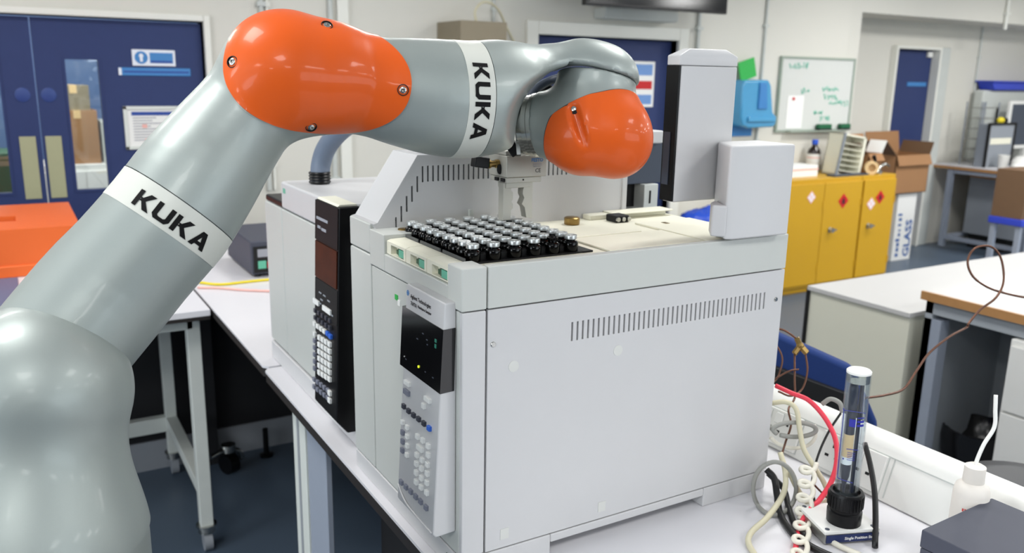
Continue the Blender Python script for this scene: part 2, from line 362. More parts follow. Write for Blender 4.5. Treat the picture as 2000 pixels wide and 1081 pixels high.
# --- things seen through the door windows
def carton(name, x0, x1, y0, y1, z0, z1, label, m='cardboard', lid=True):
    t = thing(name, ((x0+x1)/2, (y0+y1)/2, z0), label, 'box')
    MB().box(x0, x1, y0, y1, z0, z1).build('body', m, t, bevel=.003)
    MB().box((x0+x1)/2-.025, (x0+x1)/2+.025, y0-.0015, y1+.0015, z1-.06, z1+.0015).build('tape', 'tan_tape', t)
    return t
def cupboard(x0, x1, y0, y1, z1, m, name, label, cat):
    t = thing(name, ((x0+x1)/2, (y0+y1)/2, 0), label, cat)
    MB().box(x0, x1, y0, y1, 0, z1).build('body', m, t, bevel=.004)
    xm = (x0+x1)/2
    for a, c in ((x0+.01, xm-.004), (xm+.004, x1-.01)):
        dd = MB().box(a, c, y0-.016, y0-.001, .06, z1-.05).build('door', m, t, bevel=.003)
        MB().box(xm-.05 if a < xm-.1 else xm+.02, xm-.02 if a < xm-.1 else xm+.05, y0-.026, y0-.016, z1*.5, z1*.5+.1).build('handle', 'steel_dull', dd)
    return t
cupboard(.16, .84, 7.4, 7.9, .95, 'plastic_white', 'low_cupboard', 'low white cupboard in the room behind the double door', 'cupboard')
carton('cardboard_box', .34, .62, 7.45, 7.8, .95, 1.36, 'cardboard box on the low cupboard seen through the door window')
carton('taupe_box', .36, .58, 7.47, 7.7, 1.36, 1.55, 'small taupe box on top of the cardboard box behind the door', 'box_taupe')
t = thing('grey_instrument', (.73, 7.6, .95), 'pale grey instrument beside the cardboard box behind the door window', 'instrument')
MB().box(.64, .83, 7.45, 7.75, .95, 1.28).build('housing', 'shade_grey', t, bevel=.01); MB().box(.66, .81, 7.44, 7.452, 1.12, 1.24).build('display', 'grey_plastic', t)
b = MB().box(-.1, 2.2, 8.3, 8.395, .6, 2.3).build('notice_board', 'cupboard_blue', bevel=.004); tag(b, 'large blue notice board on the far wall behind the double door', 'board')
b = MB(); b.box(-.5, .1, 6.9, 7.3, 0, 1.1); b = b.build('green_cupboard', 'green_dark', bevel=.01); tag(b, 'dark green cupboard glimpsed through the left door leaf window', 'cupboard')

# --- conduits on the back wall
def conduit(x, z0, z1, y, r, label, m='wall_trim', dy=0):
    b = MB(); b.tube([(x, y-r, z0), (x, y-r, z1)], r, 10, 1)
    for zz in np.arange(z0+.15, z1, .9): b.box(x-r*1.7, x+r*1.7, y-r*2.3, y, zz-.012, zz+.012)
    tag(b.build('conduit', m, smooth=40), label, 'conduit', 'conduits on the back wall')
cx = lambda x, y: py(x, y, BY)[0]
conduit(cx(508, 10), 1.0, CEIL, BY, .014, 'grey vertical conduit nearest the double door, left of its thin neighbour', 'shade_grey')
conduit(cx(520, 10), 1.0, CEIL, BY, .009, 'thin vertical conduit just right of the grey conduit by the double door')
conduit(cx(643, 20), .9, CEIL, BY, .016, 'grey vertical conduit rising above the orange elbow cover', 'shade_grey')
b = MB().box(cx(652, 20)+.012, cx(674, 20)+.012, BY-.03, BY, .9, CEIL).build('cable_trunking', 'wall_trim', bevel=.004); tag(b, 'flat white vertical trunking beside the conduit above the elbow cover', 'trunking')
conduit(cx(963, 10), 1.95, CEIL, BY, .01, 'vertical conduit above the taupe wall box', 'shade_grey')
conduit(cx(1362, 60), 1.0, CEIL, BY, .016, 'grey vertical conduit right of the middle navy door', 'shade_grey')
conduit(cx(1493, 60), 1.05, CEIL, BY, .012, 'thin grey conduit running down behind the blue dispenser', 'shade_grey')
conduit(py(1912, 100, 5.5)[0], .9, RZ, 5.5, .011, 'thin conduit in the recess above the right-hand table', 'shade_grey')
conduit(py(1964, 20, BY)[0], RZ-.06, CEIL, BY, .018, 'white conduit on the bulkhead at upper right')

# --- taupe wall box with cream flex
t = thing('wall_box', (2.56, 4.9, 1.74), 'taupe metal box on the back wall with a cream flex on top', 'wall box')
MB().box(2.40, 2.72, 4.72, BY, 1.74, 2.0).build('housing', 'box_taupe', t, bevel=.004)
P_ = [py(930, 42, 4.85), py(928, 22, 4.85), py(940, 6, 4.85), py(958, 6, 4.85), py(975, 22, 4.9), py(988, 50, 4.97), py(1005, 85, 5.03)]
MB().tube(P_, .008, 8).build('flex', 'cable_cream', t, smooth=180)
# --- screen on the wall
t = thing('wall_screen', (3.8, 4.6, 2.12), 'black flat screen hung high on the back wall above the middle door', 'screen')
p = MB().box(3.205, 4.4, 4.58, 4.63, 2.122, 2.72).build('panel', 'tv_black', t, bevel=.006)
MB().box(3.225, 4.38, 4.577, 4.581, 2.14, 2.70).build('glass', 'screen_black', p)
b = MB(); b.box(3.70, 4.1, 4.63, 4.66, 2.2, 2.5).box(3.83, 3.97, 4.66, BY, 2.3, 2.4).box(3.75, 4.05, BY-.02, BY, 2.12, 2.55); b.build('bracket', 'steel_dull', t, bevel=.003)
b = MB(); b.box(3.6, 4.25, BY-.14, BY, 2.075, 2.15); tag(b.build('sensor_bar', 'shade_grey', bevel=.01), 'pale grey bar mounted above the middle door under the black screen', 'door closer')
# --- poster on the middle door
t = thing('door_poster', (4.1, BY+.06, 1.48), 'small white poster with blue and red blocks on the middle door', 'poster')
yd = BY+.06; p = MB().box(4.02, 4.22, yd-.003, yd, 1.47, 1.80).build('sheet', 'paper', t)
for za_, zb_ in ((1.70, 1.78), (1.49, 1.56)): MB().box(4.03, 4.2, yd-.0042, yd-.003, za_, zb_).build('blue_block', 'poster_blue', p)
MB().box(4.03, 4.2, yd-.0044, yd-.003, 1.60, 1.66).build('red_block', 'sign_red', p)

# --- whiteboard
x0, x1, z0, z1 = 5.48, 6.345, 1.283, 1.855
t = thing('whiteboard', (5.9, BY, z0), 'whiteboard with faint green handwriting on the back wall', 'whiteboard')
p = MB().box(x0, x1, BY-.018, BY, z0, z1).build('board', 'wb_white', t)
fr_ = MB(); w = .02
fr_.box(x0-w, x1+w, BY-.026, BY, z1, z1+w).box(x0-w, x1+w, BY-.026, BY, z0-w, z0).box(x0-w, x0, BY-.026, BY, z0, z1).box(x1, x1+w, BY-.026, BY, z0, z1)
fr_.build('frame', 'wb_frame', t, bevel=.003)
MB().box(x0+.1, x1-.05, BY-.075, BY-.02, z0-.018, z0-.008).build('pen_tray', 'wb_frame', t)
b = MB(); rr = random.Random(3)
for (ax, az, n, s_) in ((5.56, 1.80, 9, .026), (5.72, 1.60, 5, .022), (5.98, 1.62, 9, .024), (6.0, 1.55, 8, .024), (6.08, 1.50, 9, .028), (5.9, 1.42, 6, .02), (5.98, 1.37, 5, .026)):
    xx = ax
    for k in range(n):
        pts = [(xx+rr.uniform(0, s_), BY-.0195, az+rr.uniform(-s_, s_)) for _ in range(4)]
        b.tube(pts, .0035, 5, 3); xx += s_*.95
b.build('handwriting', 'wb_green', p)['kind'] = 'stuff'
for n_, (a, c), lb in (('board_eraser', (5.93, 6.09), 'dark green eraser on the whiteboard tray nearer the pinned paper'), ('board_eraser', (6.21, 6.33), 'dark green eraser at the right end of the whiteboard tray')):
    t = thing(n_, ((a+c)/2, BY-.05, z0-.008), lb, 'eraser', 'whiteboard erasers')
    MB().box(a, c, BY-.07, BY-.028, z0+.004, z0+.042).build('grip', 'eraser_green', t, bevel=.006)
    MB().box(a, c, BY-.07, BY-.028, z0-.008, z0+.004).build('felt', 'ink', t)
t = thing('pinned_paper', (5.65, BY-.02, 1.29), 'white sheet pinned to the whiteboard with a red magnet', 'paper')
MB().box(5.575, 5.765, BY-.021, BY-.0185, 1.293, 1.56).build('sheet', 'paper', t)
MB().lathe([(.013, 0), (.012, .008)], (5.64, BY-.021, 1.535), (0, -1, 0), 16).build('magnet', 'sign_red', t, smooth=40)
# --- blue dispenser
t = thing('wall_dispenser', (5.1, 4.98, 1.31), 'translucent blue wall dispenser below the green card', 'dispenser')
fr = ((4.90, 0, 0), (1, 0, 0), (0, 0, 1), (0, 1, 0))
b = MB(); pr = [(.03, 1.40), (.06, 1.33), (.12, 1.31), (.40, 1.315), (.43, 1.34), (.43, 1.40), (.385, 1.43), (.34, 1.64), (.31, 1.685), (.05, 1.68), (.02, 1.64)]
b.prism(pr, ((4.90, 4.90, 0), X3, Z3, Y3), .14); b.build('body', 'dispenser_blue', t, bevel=.02, seg=3)
b = MB(); b.prism([(.20, 1.46), (.30, 1.46), (.27, 1.66), (.2, 1.66)], ((4.90, 4.885, 0), X3, Z3, Y3), .02); b.build('window', 'sign_blue', t, bevel=.004)
b = MB(); b.prism([(.1, 1.36), (.40, 1.36), (.40, 1.40), (.1, 1.40)], ((4.90, 4.88, 0), X3, Z3, Y3), .03); b.build('lip', 'dispenser_blue', t, bevel=.008)
MB().box(4.92, 5.2, 5.035, BY, 1.24, 1.68).build('back_plate', 'sign_blue', t)
b = MB(); b.obox((5.05, 4.99, 1.76), nrm((.95, 0, .28)), Y3, nrm((-.28, 0, .95)), (.085, .004, .075)); tag(b.build('green_card', 'green_card'), 'tilted bright green card standing on the blue dispenser', 'card')
b = MB(); b.box(5.18, 5.29, BY-.03, BY, 1.12, 1.14); tag(b.build('wall_clip', 'eraser_green', bevel=.004), 'small green clip on the wall below the blue dispenser', 'clip')

# ================================================================== BACK OF THE ROOM, RIGHT
YF, YB, YT = 4.57, 5.03, .93
def hazard(cx_, cz, s, m, parent, inner=None):
    b = MB(); b.prism([(-s, 0), (0, -s), (s, 0), (0, s)], ((cx_, YF-.019, cz), X3, Z3, -Y3), .0015); d = b.build('hazard_diamond', m, parent)
    if inner == 'flame':
        MB().prism([(-.3*s, -.3*s), (.3*s, -.3*s), (.22*s, .15*s), (0, .5*s), (-.2*s, .1*s)], ((cx_, YF-.0207, cz), X3, Z3, -Y3), .0008).build('flame', 'ink', d)
        MB().box(cx_-.3*s, cx_+.3*s, YF-.0213, YF-.0205, cz-.42*s, cz-.36*s).build('flame_base', 'ink', d)
    if inner == 'border':
        for k, w_ in ((.82, 'sign_white'),):
            for (i, j) in ((.45, 0), (-.45, 0), (0, .45), (0, -.45)):
                q = s*.33; MB().prism([(i*s-q, j*s), (i*s, j*s-q), (i*s+q, j*s), (i*s, j*s+q)], ((cx_, YF-.0207, cz), X3, Z3, -Y3), .0008).build('hazard_quarter', w_, d)
    return d
def yellow_cabinet(x0, x1, doors, label):
    t = thing('safety_cabinet', ((x0+x1)/2, (YF+YB)/2, 0), label, 'cabinet', 'yellow safety cabinets')
    b = MB(); b.box(x0+.002, x1-.002, YF, YB, .05, YT); b.box(x0+.02, x1-.02, YF+.03, YB-.02, 0, .05)
    b.build('body', 'yellow_steel', t, bevel=.004)
    ds = []
    for a, c, hx in doors:
        d = MB().box(a, c, YF-.018, YF-.001, .075, YT-.035).build('door', 'yellow_steel', t, bevel=.003); ds.append(d)
        for zz in (.2, .72):
            MB().cyl((a+.004 if hx > (a+c)/2 else c-.004, YF-.02, zz-.03), (a+.004 if hx > (a+c)/2 else c-.004, YF-.02, zz+.03), .006, n=8).build('hinge', 'yellow_steel', d)
        if hx:
            k = MB(); k.lathe([(.022, 0), (.022, .006), (.012, .008), (.012, .02), (.02, .026), (.02, .036)], (hx, YF-.018, .513), (0, -1, 0), 16); k.box(hx-.006, hx+.05, YF-.05, YF-.044, .506, .52)
            k.build('handle', 'steel', d, smooth=40)
    return t, ds
c1, ds = yellow_cabinet(5.10, 6.022, ((5.112, 5.556, None and 0 or 0), (5.562, 6.012, 5.66)), 'wide yellow two-door safety cabinet behind the sampler')
hazard(5.407, .79, .05, 'pink', ds[0], 'border'); hazard(5.79, .74, .062, 'sign_red', ds[1], 'flame')
c2, ds = yellow_cabinet(6.024, 6.452, ((6.036, 6.442, 6.13),), 'narrow yellow single-door safety cabinet right of the wide one')
hazard(6.14, .695, .055, 'pink', ds[0], 'border'); hazard(6.248, .745, .058, 'sign_red', ds[0], 'flame')

# on top of the cabinets
t = thing('reagent_bottle', (5.86, 4.95, YT), 'brown glass reagent bottle with white label and blue cap', 'bottle')
MB().lathe([(.05, 0), (.054, .006), (.054, .165), (.047, .19), (.022, .215), (.02, .235)], (5.86, 4.95, YT), n=28).build('bottle_body', 'brown_glass', t, smooth=50)
MB().lathe([(.0548, .06), (.0548, .155)], (5.86, 4.95, YT), n=28).build('paper_label', 'paper', t, smooth=50)
MB().lathe([(.0552, .12), (.0552, .128)], (5.86, 4.95, YT), n=28).build('label_stripe', 'pink', t, smooth=50)
MB().lathe([(.025, .232), (.026, .235), (.026, .268), (.023, .272)], (5.86, 4.95, YT), n=24).build('cap', 'cap_blue', t, smooth=40)
t = thing('white_carton', (5.5, 4.8, YT), 'low white carton at the left end of the wide yellow cabinet top', 'box')
MB().box(5.30, 5.63, 4.70, 4.9, YT, 1.02).build('body', 'paper', t, bevel=.003); MB().box(5.30, 5.63, 4.697, 4.70, .985, .997).build('stripe', 'pink', t)
t = thing('storage_tray', (6.0, 4.8, YT), 'cream plastic storage tray stood on end on the yellow cabinet', 'tray')
lean = nrm((.14, 0, 1)); e1 = nrm(np.cross(Y3, lean))
b = MB(); o_ = np.array((5.84, 4.69, YT))
for (u0, u1, v0, v1, d0, d1) in ((0, .30, 0, .34, .135, .15), (0, .30, 0, .015, 0, .15), (0, .30, .325, .34, 0, .15), (.27, .30, 0, .34, 0, .15), (0, .012, 0, .34, 0, .15)):
    c_ = o_+e1*(u0+u1)/2+lean*((v0+v1)/2+.005)+Y3*(d0+d1)/2; b.obox(c_, e1, Y3, lean, ((u1-u0)/2, (d1-d0)/2, (v1-v0)/2))
b.build('shell', 'cream', t, bevel=.003)
for k in range(1, 7):
    c_ = o_+e1*.14+lean*(.045*k)+Y3*.07; MB().obox(c_, e1, Y3, lean, (.13, .065, .003)).build('divider', 'cream', t)
b = MB(); b.obox(o_+e1*.0+lean*.17+Y3*.0+np.array((-.03, -.03, 0)), X3, Y3, nrm((.2, 0, 1)), (.008, .008, .18)); tag(b.build('grey_rod', 'grey_plastic'), 'grey rod leaning against the cream storage tray', 'rod')
b = MB().box(5.72, 6.14, 4.60, 4.69, YT, YT+.012).build('slate_folder', 'slate_metal', bevel=.002); tag(b, 'flat slate folder lying at the front edge of the yellow cabinet', 'folder')
b = MB().box(6.32, 6.43, 4.92, 5.02, YT, 1.19).build('white_box', 'paper', bevel=.004); tag(b, 'tall plain white box behind the open carton on the yellow cabinet', 'box')
t = thing('tape_roll', (6.22, 4.64, YT), 'roll of brown parcel tape standing on the narrow yellow cabinet', 'tape')
b = MB(); ring = [(.032, 0), (.055, 0), (.055, .045), (.032, .045), (.032, 0)]; b.lathe(ring[:-1]+[(.032, .001)], (6.20, 4.64, YT+.056), nrm((-.6, -.8, 0)), 24); b.build('tape_ring', 'tan_tape', t, smooth=40)
t = thing('steel_clamp', (6.31, 4.64, YT), 'shiny steel laboratory clamp on the narrow yellow cabinet', 'clamp')
b = MB(); b.tube([(6.26, 4.62, YT+.01), (6.30, 4.62, YT+.06), (6.36, 4.62, YT+.08), (6.42, 4.63, YT+.06)], .012, 10); b.lathe([(.02, 0), (.02, .03)], (6.30, 4.62, YT), n=14); b.build('jaw', 'steel', t, smooth=60)
MB().tube([(6.25, 4.66, YT+.012), (6.29, 4.67, YT+.10), (6.27, 4.67, YT+.15)], .013, 10).build('handle', 'black_plastic', t, smooth=60)

def open_carton(name, c, ex, ey, w, d, h, label, flaps, m='cardboard', ma='cardboard_dark'):
    c = np.array(c, float); t = thing(name, c, label, 'box'); ex = nrm(ex); ey = nrm(ey); th = .006
    b = MB()
    for s_ in (-1, 1):
        b.obox(c+ex*s_*(w/2-th/2)+Z3*h/2, ex, ey, Z3, (th/2, d/2, h/2)); b.obox(c+ey*s_*(d/2-th/2)+Z3*h/2, ex, ey, Z3, (w/2, th/2, h/2))
    b.obox(c+Z3*th/2, ex, ey, Z3, (w/2, d/2, th/2)); b.build('body', m, t)
    for side, ang, ln, mm in flaps:
        dirs = {'x+': (ex, ey, w/2, d), 'x-': (-ex, ey, w/2, d), 'y+': (ey, ex, d/2, w), 'y-': (-ey, ex, d/2, w)}[side]
        out, al, off, wid = dirs; a = math.radians(ang); dr = out*math.cos(a)+Z3*math.sin(a); nn = np.cross(dr, al)
        MB().obox(c+out*(off-th/2)+Z3*h+dr*ln/2, dr, al, nn, (ln/2, wid/2-.004, th/2)).build('flap', mm, t)
    return t
open_carton('cardboard_carton', (6.33, 4.79, YT), (1, .1, 0), (-.1, 1, 0), .21, .16, .16, 'open cardboard carton with raised flaps on the narrow yellow cabinet', (('x-', 35, .16, 'cardboard_dark'), ('y+', 75, .16, 'cardboard'), ('x+', 60, .12, 'paper'), ('y-', -60, .07, 'cardboard')))
# carton for broken glass and the box on it
t = thing('glass_bin_carton', (7.38, 5.2, 0), 'tall white carton with blue GLASS lettering standing on the floor', 'carton')
gx0, gx1, gy, gz = 7.22, 7.50, 5.06, .66
p = MB().box(gx0, gx1, gy, gy+.3, 0, gz).build('body', 'paper', t, bevel=.004)
text('GLASS', .13, (gx0+.25, gy, .03), Z3, -X3, -Y3, 'lettering', 'glass_print', p, .001, bold=.004)
b = MB(); rr = random.Random(5)
for k in range(9): b.box(gx0+.03+rr.uniform(0, .03), gx0+.09, gy-.001, gy, .04+.05*k, .04+.05*k+rr.uniform(.015, .04))
b.build('faded_print', 'glass_print', p)
open_carton('cardboard_box', (7.33, 5.2, gz), (1, 0, 0), (0, 1, 0), .50, .34, .36, 'brown cardboard box stacked on the white GLASS carton', (('y-', -70, .1, 'cardboard'), ('x+', 70, .12, 'cardboard_dark'), ('x-', 40, .2, 'cardboard_dark'), ('y+', 80, .2, 'cardboard')))
t = thing('waste_drum', (6.78, 5.28, 0), 'black drum with a blue knob lid between yellow cabinet and GLASS carton', 'drum')
MB().lathe([(.15, 0), (.16, .02), (.17, .62), (.16, .64)], (6.80, 5.28, 0), n=28).build('drum_body', 'black_matte', t, smooth=40)
MB().lathe([(.175, .64), (.175, .67), (.05, .69), (.03, .70), (.07, .73), (.085, .77), (.07, .81), (.03, .825)], (6.80, 5.28, 0), n=24).build('lid', 'cap_blue', t, smooth=50)

# --- table in the recess, right
t = thing('side_table', (9.2, 4.9, 0), 'wood-edged table on a grey metal frame in the right-hand recess', 'table')
tx0, tx1, ty0, ty1, tz = 8.30, 10.2, 4.35, 5.47, .867
MB().box(tx0+.004, tx1, ty0, ty1, tz-.012, tz).build('top', 'bench_white', t); MB().box(tx0, tx1, ty0-.004, ty1, tz-.04, tz-.012).build('wood_edge', 'wood_edge', t)
for lx, ly in ((8.34, 5.28), (8.34, 4.45), (10.1, 5.28), (10.1, 4.45)):
    MB().box(lx-.025, lx+.025, ly-.025, ly+.025, .02, tz-.04).build('leg', 'frame_grey', t); 
b = MB(); b.box(8.32, 8.36, 4.45, 5.28, .1, .14).box(8.32, 10.1, 5.26, 5.30, .1, .14).box(8.32, 8.36, 4.45, 5.28, tz-.08, tz-.04); b.build('frame_rail', 'frame_grey', t)
t = thing('under_cupboard', (8.95, 5.2, 0), 'grey cupboard with brass-edged open front beneath the side table', 'cupboard')
b = MB(); b.box(8.62, 8.65, 4.5, 5.24, .15, .75).box(8.65, 9.6, 5.2, 5.24, .15, .75).box(8.65, 9.6, 4.5, 5.2, .15, .17); b.build('shell', 'grey_plastic', t); b = MB(); b.box(8.605, 8.62, 4.5, 5.24, .735, .755).box(8.605, 8.62, 4.49, 4.505, .15, .755); b.build('trim_strip', 'wood_edge', t)
b = MB(); b.box(8.66, 9.5, 4.8, 5.2, .0, .13); tag(b.build('floor_box', 'black_matte'), 'black box on the floor under the side table', 'box')
def yrect(x0, y0, x1, y1, Y): A = py(x0, y0, Y); B = py(x1, y1, Y); return min(A[0], B[0]), max(A[0], B[0]), min(A[2], B[2]), max(A[2], B[2])
t = thing('instrument_cabinet', (9.6, 5.3, tz), 'grey instrument cabinet at the back of the side table', 'cabinet')
MB().box(8.82, 10.1, 5.34, 5.46, tz, 1.62).build('housing', 'shade_grey', t, bevel=.03); MB().box(8.86, 8.88, 5.335, 5.34, tz+.05, 1.5).build('door_gap', 'grey_plastic', t)
t = thing('wire_rack', (8.62, 5.15, tz), 'clear and wire rack standing at the left of the side table', 'rack')
for xx in (8.52, 8.78):
    for yy in (5.14, 5.32):
        MB().cyl((xx, yy, tz), (xx, yy, 1.5), .008, n=8).build('upright', 'grey_plastic', t)
for k in range(6):
    zz = tz+.05+.105*k; b = MB()
    for yy in np.linspace(5.14, 5.32, 5): b.cyl((8.52, yy, zz), (8.78, yy, zz), .003, n=6)
    b.cyl((8.52, 5.14, zz), (8.52, 5.32, zz), .004, n=6).cyl((8.78, 5.14, zz), (8.78, 5.32, zz), .004, n=6); b.build('shelf', 'steel_dull', t)
MB().box(8.77, 8.785, 5.135, 5.16, tz, 1.45).build('index_strip', 'black_matte', t)
x0, x1, z0, z1 = yrect(1933, 243, 1972, 322, 4.98)
t = thing('framed_case', ((x0+x1)/2, 4.95, tz), 'grey case with black edges and a cream label on the side table', 'case')
MB().box(x0, x1, 4.98, 5.09, tz, z1).build('body', 'grey_plastic', t, bevel=.004)
b = MB(); b.box(x0-.01, x0+.015, 4.97, 4.99, tz, z1+.01).box(x1-.015, x1+.01, 4.97, 4.99, tz, z1+.01).box(x0, x1, 4.97, 4.99, z1-.01, z1+.012); b.build('edge_frame', 'black_matte', t)
MB().box(x0+.05, x1-.05, 4.975, 4.98, z1-.2, z1-.14).build('case_label', 'cream', t)
t = thing('yellow_tool', ((x0+x1)/2+.1, 5.03, z1), 'small yellow and black hand tool on top of the grey case', 'tool')
MB().ell(((x0+x1)/2+.04, 5.03, z1+.033), (.05, .03, .033)).build('tool_body', 'cable_yellow', t, smooth=180); MB().ell(((x0+x1)/2+.11, 5.03, z1+.030), (.045, .028, .03)).build('tool_head', 'black_matte', t, smooth=180)
x0, x1, z0, z1 = yrect(1922, 178, 2010, 193, 5.15)
t = thing('blue_tray', ((x0+x1)/2, 5.3, 1.62), 'shallow blue plastic tray on top of the grey instrument cabinet', 'tray')
b = MB(); x0 = 8.88; b.xz([(x0+.05, 1.62), (x0+.9, 1.62), (x0+.95, 1.70), (x0, 1.70)], 5.30, 5.47); b.build('tray_body', 'blue_plastic', t, bevel=.01); MB().box(x0-.02, x0+.97, 5.28, 5.485, 1.70, 1.715).build('rim', 'blue_plastic', t, bevel=.004)
t = thing('monitor', (9.3, 4.9, tz), 'monitor with a white bezel at the right end of the side table', 'monitor')
x0, x1, z0, z1 = yrect(1976, 197, 2060, 287, 5.14)
MB().box(x0, x1, 5.14, 5.18, z0, z1).build('bezel', 'plastic_white', t, bevel=.01); MB().box(x0+.035, x1-.035, 5.135, 5.141, z0+.04, z1-.035).build('display', 'slate_metal', t)
b = MB(); b.box((x0+x1)/2-.04, (x0+x1)/2+.04, 5.18, 5.22, tz+.012, z0+.06).box((x0+x1)/2-.15, (x0+x1)/2+.15, 5.12, 5.3, tz, tz+.014); b.build('stand', 'plastic_white', t)
t = thing('plastic_bag', (9.0, 4.7, tz), 'crumpled white plastic bag lying on the side table', 'bag')
c_ = py(1985, 320, 4.7); b = MB(); b.ell((c_[0], 4.6, tz+.077), (.17, .12, .075), 24, 14).ell((c_[0]+.1, 4.62, tz+.14), (.1, .09, .11), 20, 12).ell((c_[0]-.12, 4.58, tz+.047), (.12, .09, .045), 20, 12)
rr = np.random.RandomState(2); b.v = [tuple(np.array(p)+rr.uniform(-.008, .008, 3)*(p[2] > tz+.02)) for p in b.v]; b.build('bag_body', 'plastic_white', t, smooth=180)
x0, x1, z0, z1 = yrect(1950, 290, 1972, 322, 4.86)
t = thing('paper_cup', ((x0+x1)/2, 4.86, tz), 'white plastic beaker beside the crumpled bag', 'beaker')
MB().lathe([(.04, 0), (.055, .13), (.05, .13), (.036, .01)], ((x0+x1)/2, 4.86, tz), n=20).build('beaker_body', 'plastic_white', t, smooth=50)
sx0 = py(1940, 385, 4.24)[0]; sz1 = py(1940, 340, 3.97)[2]; sz0 = py(1940, 437, 3.97)[2]
t = thing('blue_stool', (sx0+.35, 4.1, 0), 'blue plastic step stool in front of the side table', 'stool')
MB().box(sx0-.02, sx0+.68, 3.95, 4.25, sz0-.06, sz0).build('seat', 'blue_plastic', t, bevel=.01)
for lx, ly in ((sx0+.02, 3.99), (sx0+.64, 3.99), (sx0+.02, 4.21), (sx0+.64, 4.21)): MB().box(lx-.02, lx+.02, ly-.02, ly+.02, 0, sz0-.06).build('leg', 'frame_grey', t)
t = thing('cardboard_box', (sx0+.33, 4.1, sz0), 'large brown cardboard box standing on the blue stool', 'box')
MB().box(sx0, sx0+.64, 3.97, 4.24, sz0, sz1).build('body', 'cardboard_dark', t, bevel=.003); MB().box(sx0, sx0+.64, 3.968, 3.97, sz1-.012, sz1).build('edge_tape', 'tan_tape', t)

# --- low white cabinet, desk and what stands by it
CX = 2.985
t = thing('low_cabinet', (3.6, 2.23, 0), 'long low cream cabinet with white top behind the bench', 'cabinet')
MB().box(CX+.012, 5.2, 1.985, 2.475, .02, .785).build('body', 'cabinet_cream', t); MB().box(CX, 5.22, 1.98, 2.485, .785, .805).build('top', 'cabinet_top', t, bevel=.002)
MB().box(CX+.002, CX+.014, 2.475, 2.49, .0, .79).build('edge_strip', 'black_matte', t)
t = thing('desk', (3.6, 1.5, 0), 'wood-edged desk with grey frame in front of the low cabinet', 'desk')
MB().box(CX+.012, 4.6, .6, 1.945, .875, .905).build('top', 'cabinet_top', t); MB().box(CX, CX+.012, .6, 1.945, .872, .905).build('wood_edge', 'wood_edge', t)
b = MB(); b.box(CX+.02, CX+.06, .62, 1.93, .82, .872).box(CX+.02, 4.5, 1.90, 1.93, .02, .872); b.build('frame', 'desk_grey', t)
b = MB(); b.box(CX+.02, CX+.075, 1.86, 1.93, 0, .80); b.build('leg', 'frame_grey', t)
MB().box(3.50, 3.53, .62, 1.9, .1, .87).build('modesty_panel', 'desk_grey', t)
b = MB(); rr = random.Random(8)
for k in range(2):
    c_ = pz(1945+30*k, 560+8*k, .906); a = rr.uniform(.2, .8); e = np.array((math.cos(a), math.sin(a), 0)); f_ = np.array((-e[1], e[0], 0))
    b = MB(); b.obox((c_[0]+.1, c_[1], .9062+.0015*k), e, f_, Z3, (.15, .105, .0006)); tag(b.build('paper_sheet', 'paper'), ('white paper sheet lying flat on the wood-edged desk', 'white paper sheet overlapping another at the desk edge')[k], 'paper')
t = thing('pedestal_unit', (3.3, 1.3, 0), 'white drawer pedestal under the desk at the right edge', 'pedestal')
MB().box(CX+.005, 3.6, 1.1, 1.585, .02, .812).build('body', 'plastic_white', t, bevel=.004)
for k in range(3): MB().box(CX-.01, CX+.004, 1.11, 1.575, .05+.25*k, .29+.25*k).build('drawer', 'plastic_white', t, bevel=.002)
t = thing('waste_bin', (3.28, 1.80, 0), 'black waste bin lined with a shiny black bag under the desk', 'bin')
bc = (3.28, 1.80, 0)
MB().lathe([(.105, 0), (.135, .30), (.13, .30), (.1, .01)], bc, n=24).build('bucket', 'black_matte', t, smooth=50)
b = MB(); n = 36
prof = [(.13, .2), (.143, .23), (.148, .29), (.145, .335), (.135, .335), (.125, .28), (.06, .2)]
b.lathe(prof, bc, n=n); rr = np.random.RandomState(4)
b.v = [tuple(np.array(p)+rr.uniform(-.004, .004, 3)) for p in b.v]; b.build('liner_bag', 'bag_black', t, smooth=60)

# --- blue chair between bench and low cabinet
t = thing('office_chair', (1.95, 1.45, 0), 'blue upholstered office chair behind the bench, back turned to the camera', 'chair')
A, B_, C_ = pd(1490, 640, 2.15), pd(1672, 722, 2.15), pd(1742, 848, 2.15)
ax = nrm((B_[0]-A[0], B_[1]-A[1], 0)); ay = nrm((ax[1]*-1, ax[0], 0)); ay = ay if ay[0] > 0 else -ay
L_ = np.linalg.norm((B_-A)[:2]); zt0, zt1 = A[2], B_[2]
b = MB(); e_ = .03
poly = [(-.12, zt0+.012), (0, zt0), (L_, zt1), (L_+.07, zt1-.14), (L_+.11, zt1-.34), (-.12, zt1-.34)]
b.prism(poly, (A*np.array((1, 1, 0)), ax, Z3, ay), .05); b.build('backrest', 'chair_blue', t, bevel=.014, seg=3)
b = MB(); poly2 = [(-.12, zt0-.075), (0, zt0-.085), (L_-.005, zt1-.065), (L_+.05, zt1-.15), (L_+.085, zt1-.34), (-.12, zt1-.34)]
b.prism(poly2, (A*np.array((1, 1, 0))-ay*.016, ax, Z3, ay), .018); b.build('back_shell', 'chair_black', t, bevel=.005)
mid = A+(B_-A)*.3; mid = np.array((mid[0], mid[1], 0)); sc = mid+ay*.32
b = MB(); b.obox(sc+Z3*.47, ax, ay, Z3, (.23, .23, .04)); b.build('seat', 'chair_blue', t, bevel=.03, seg=3)
MB().cyl(sc+Z3*.1, sc+Z3*.43, .03).build('gas_lift', 'chair_black', t, smooth=40)
MB().obox(mid+ay*.05+Z3*.58, ax, ay, Z3, (.03, .02, .2)).build('back_bar', 'chair_black', t)
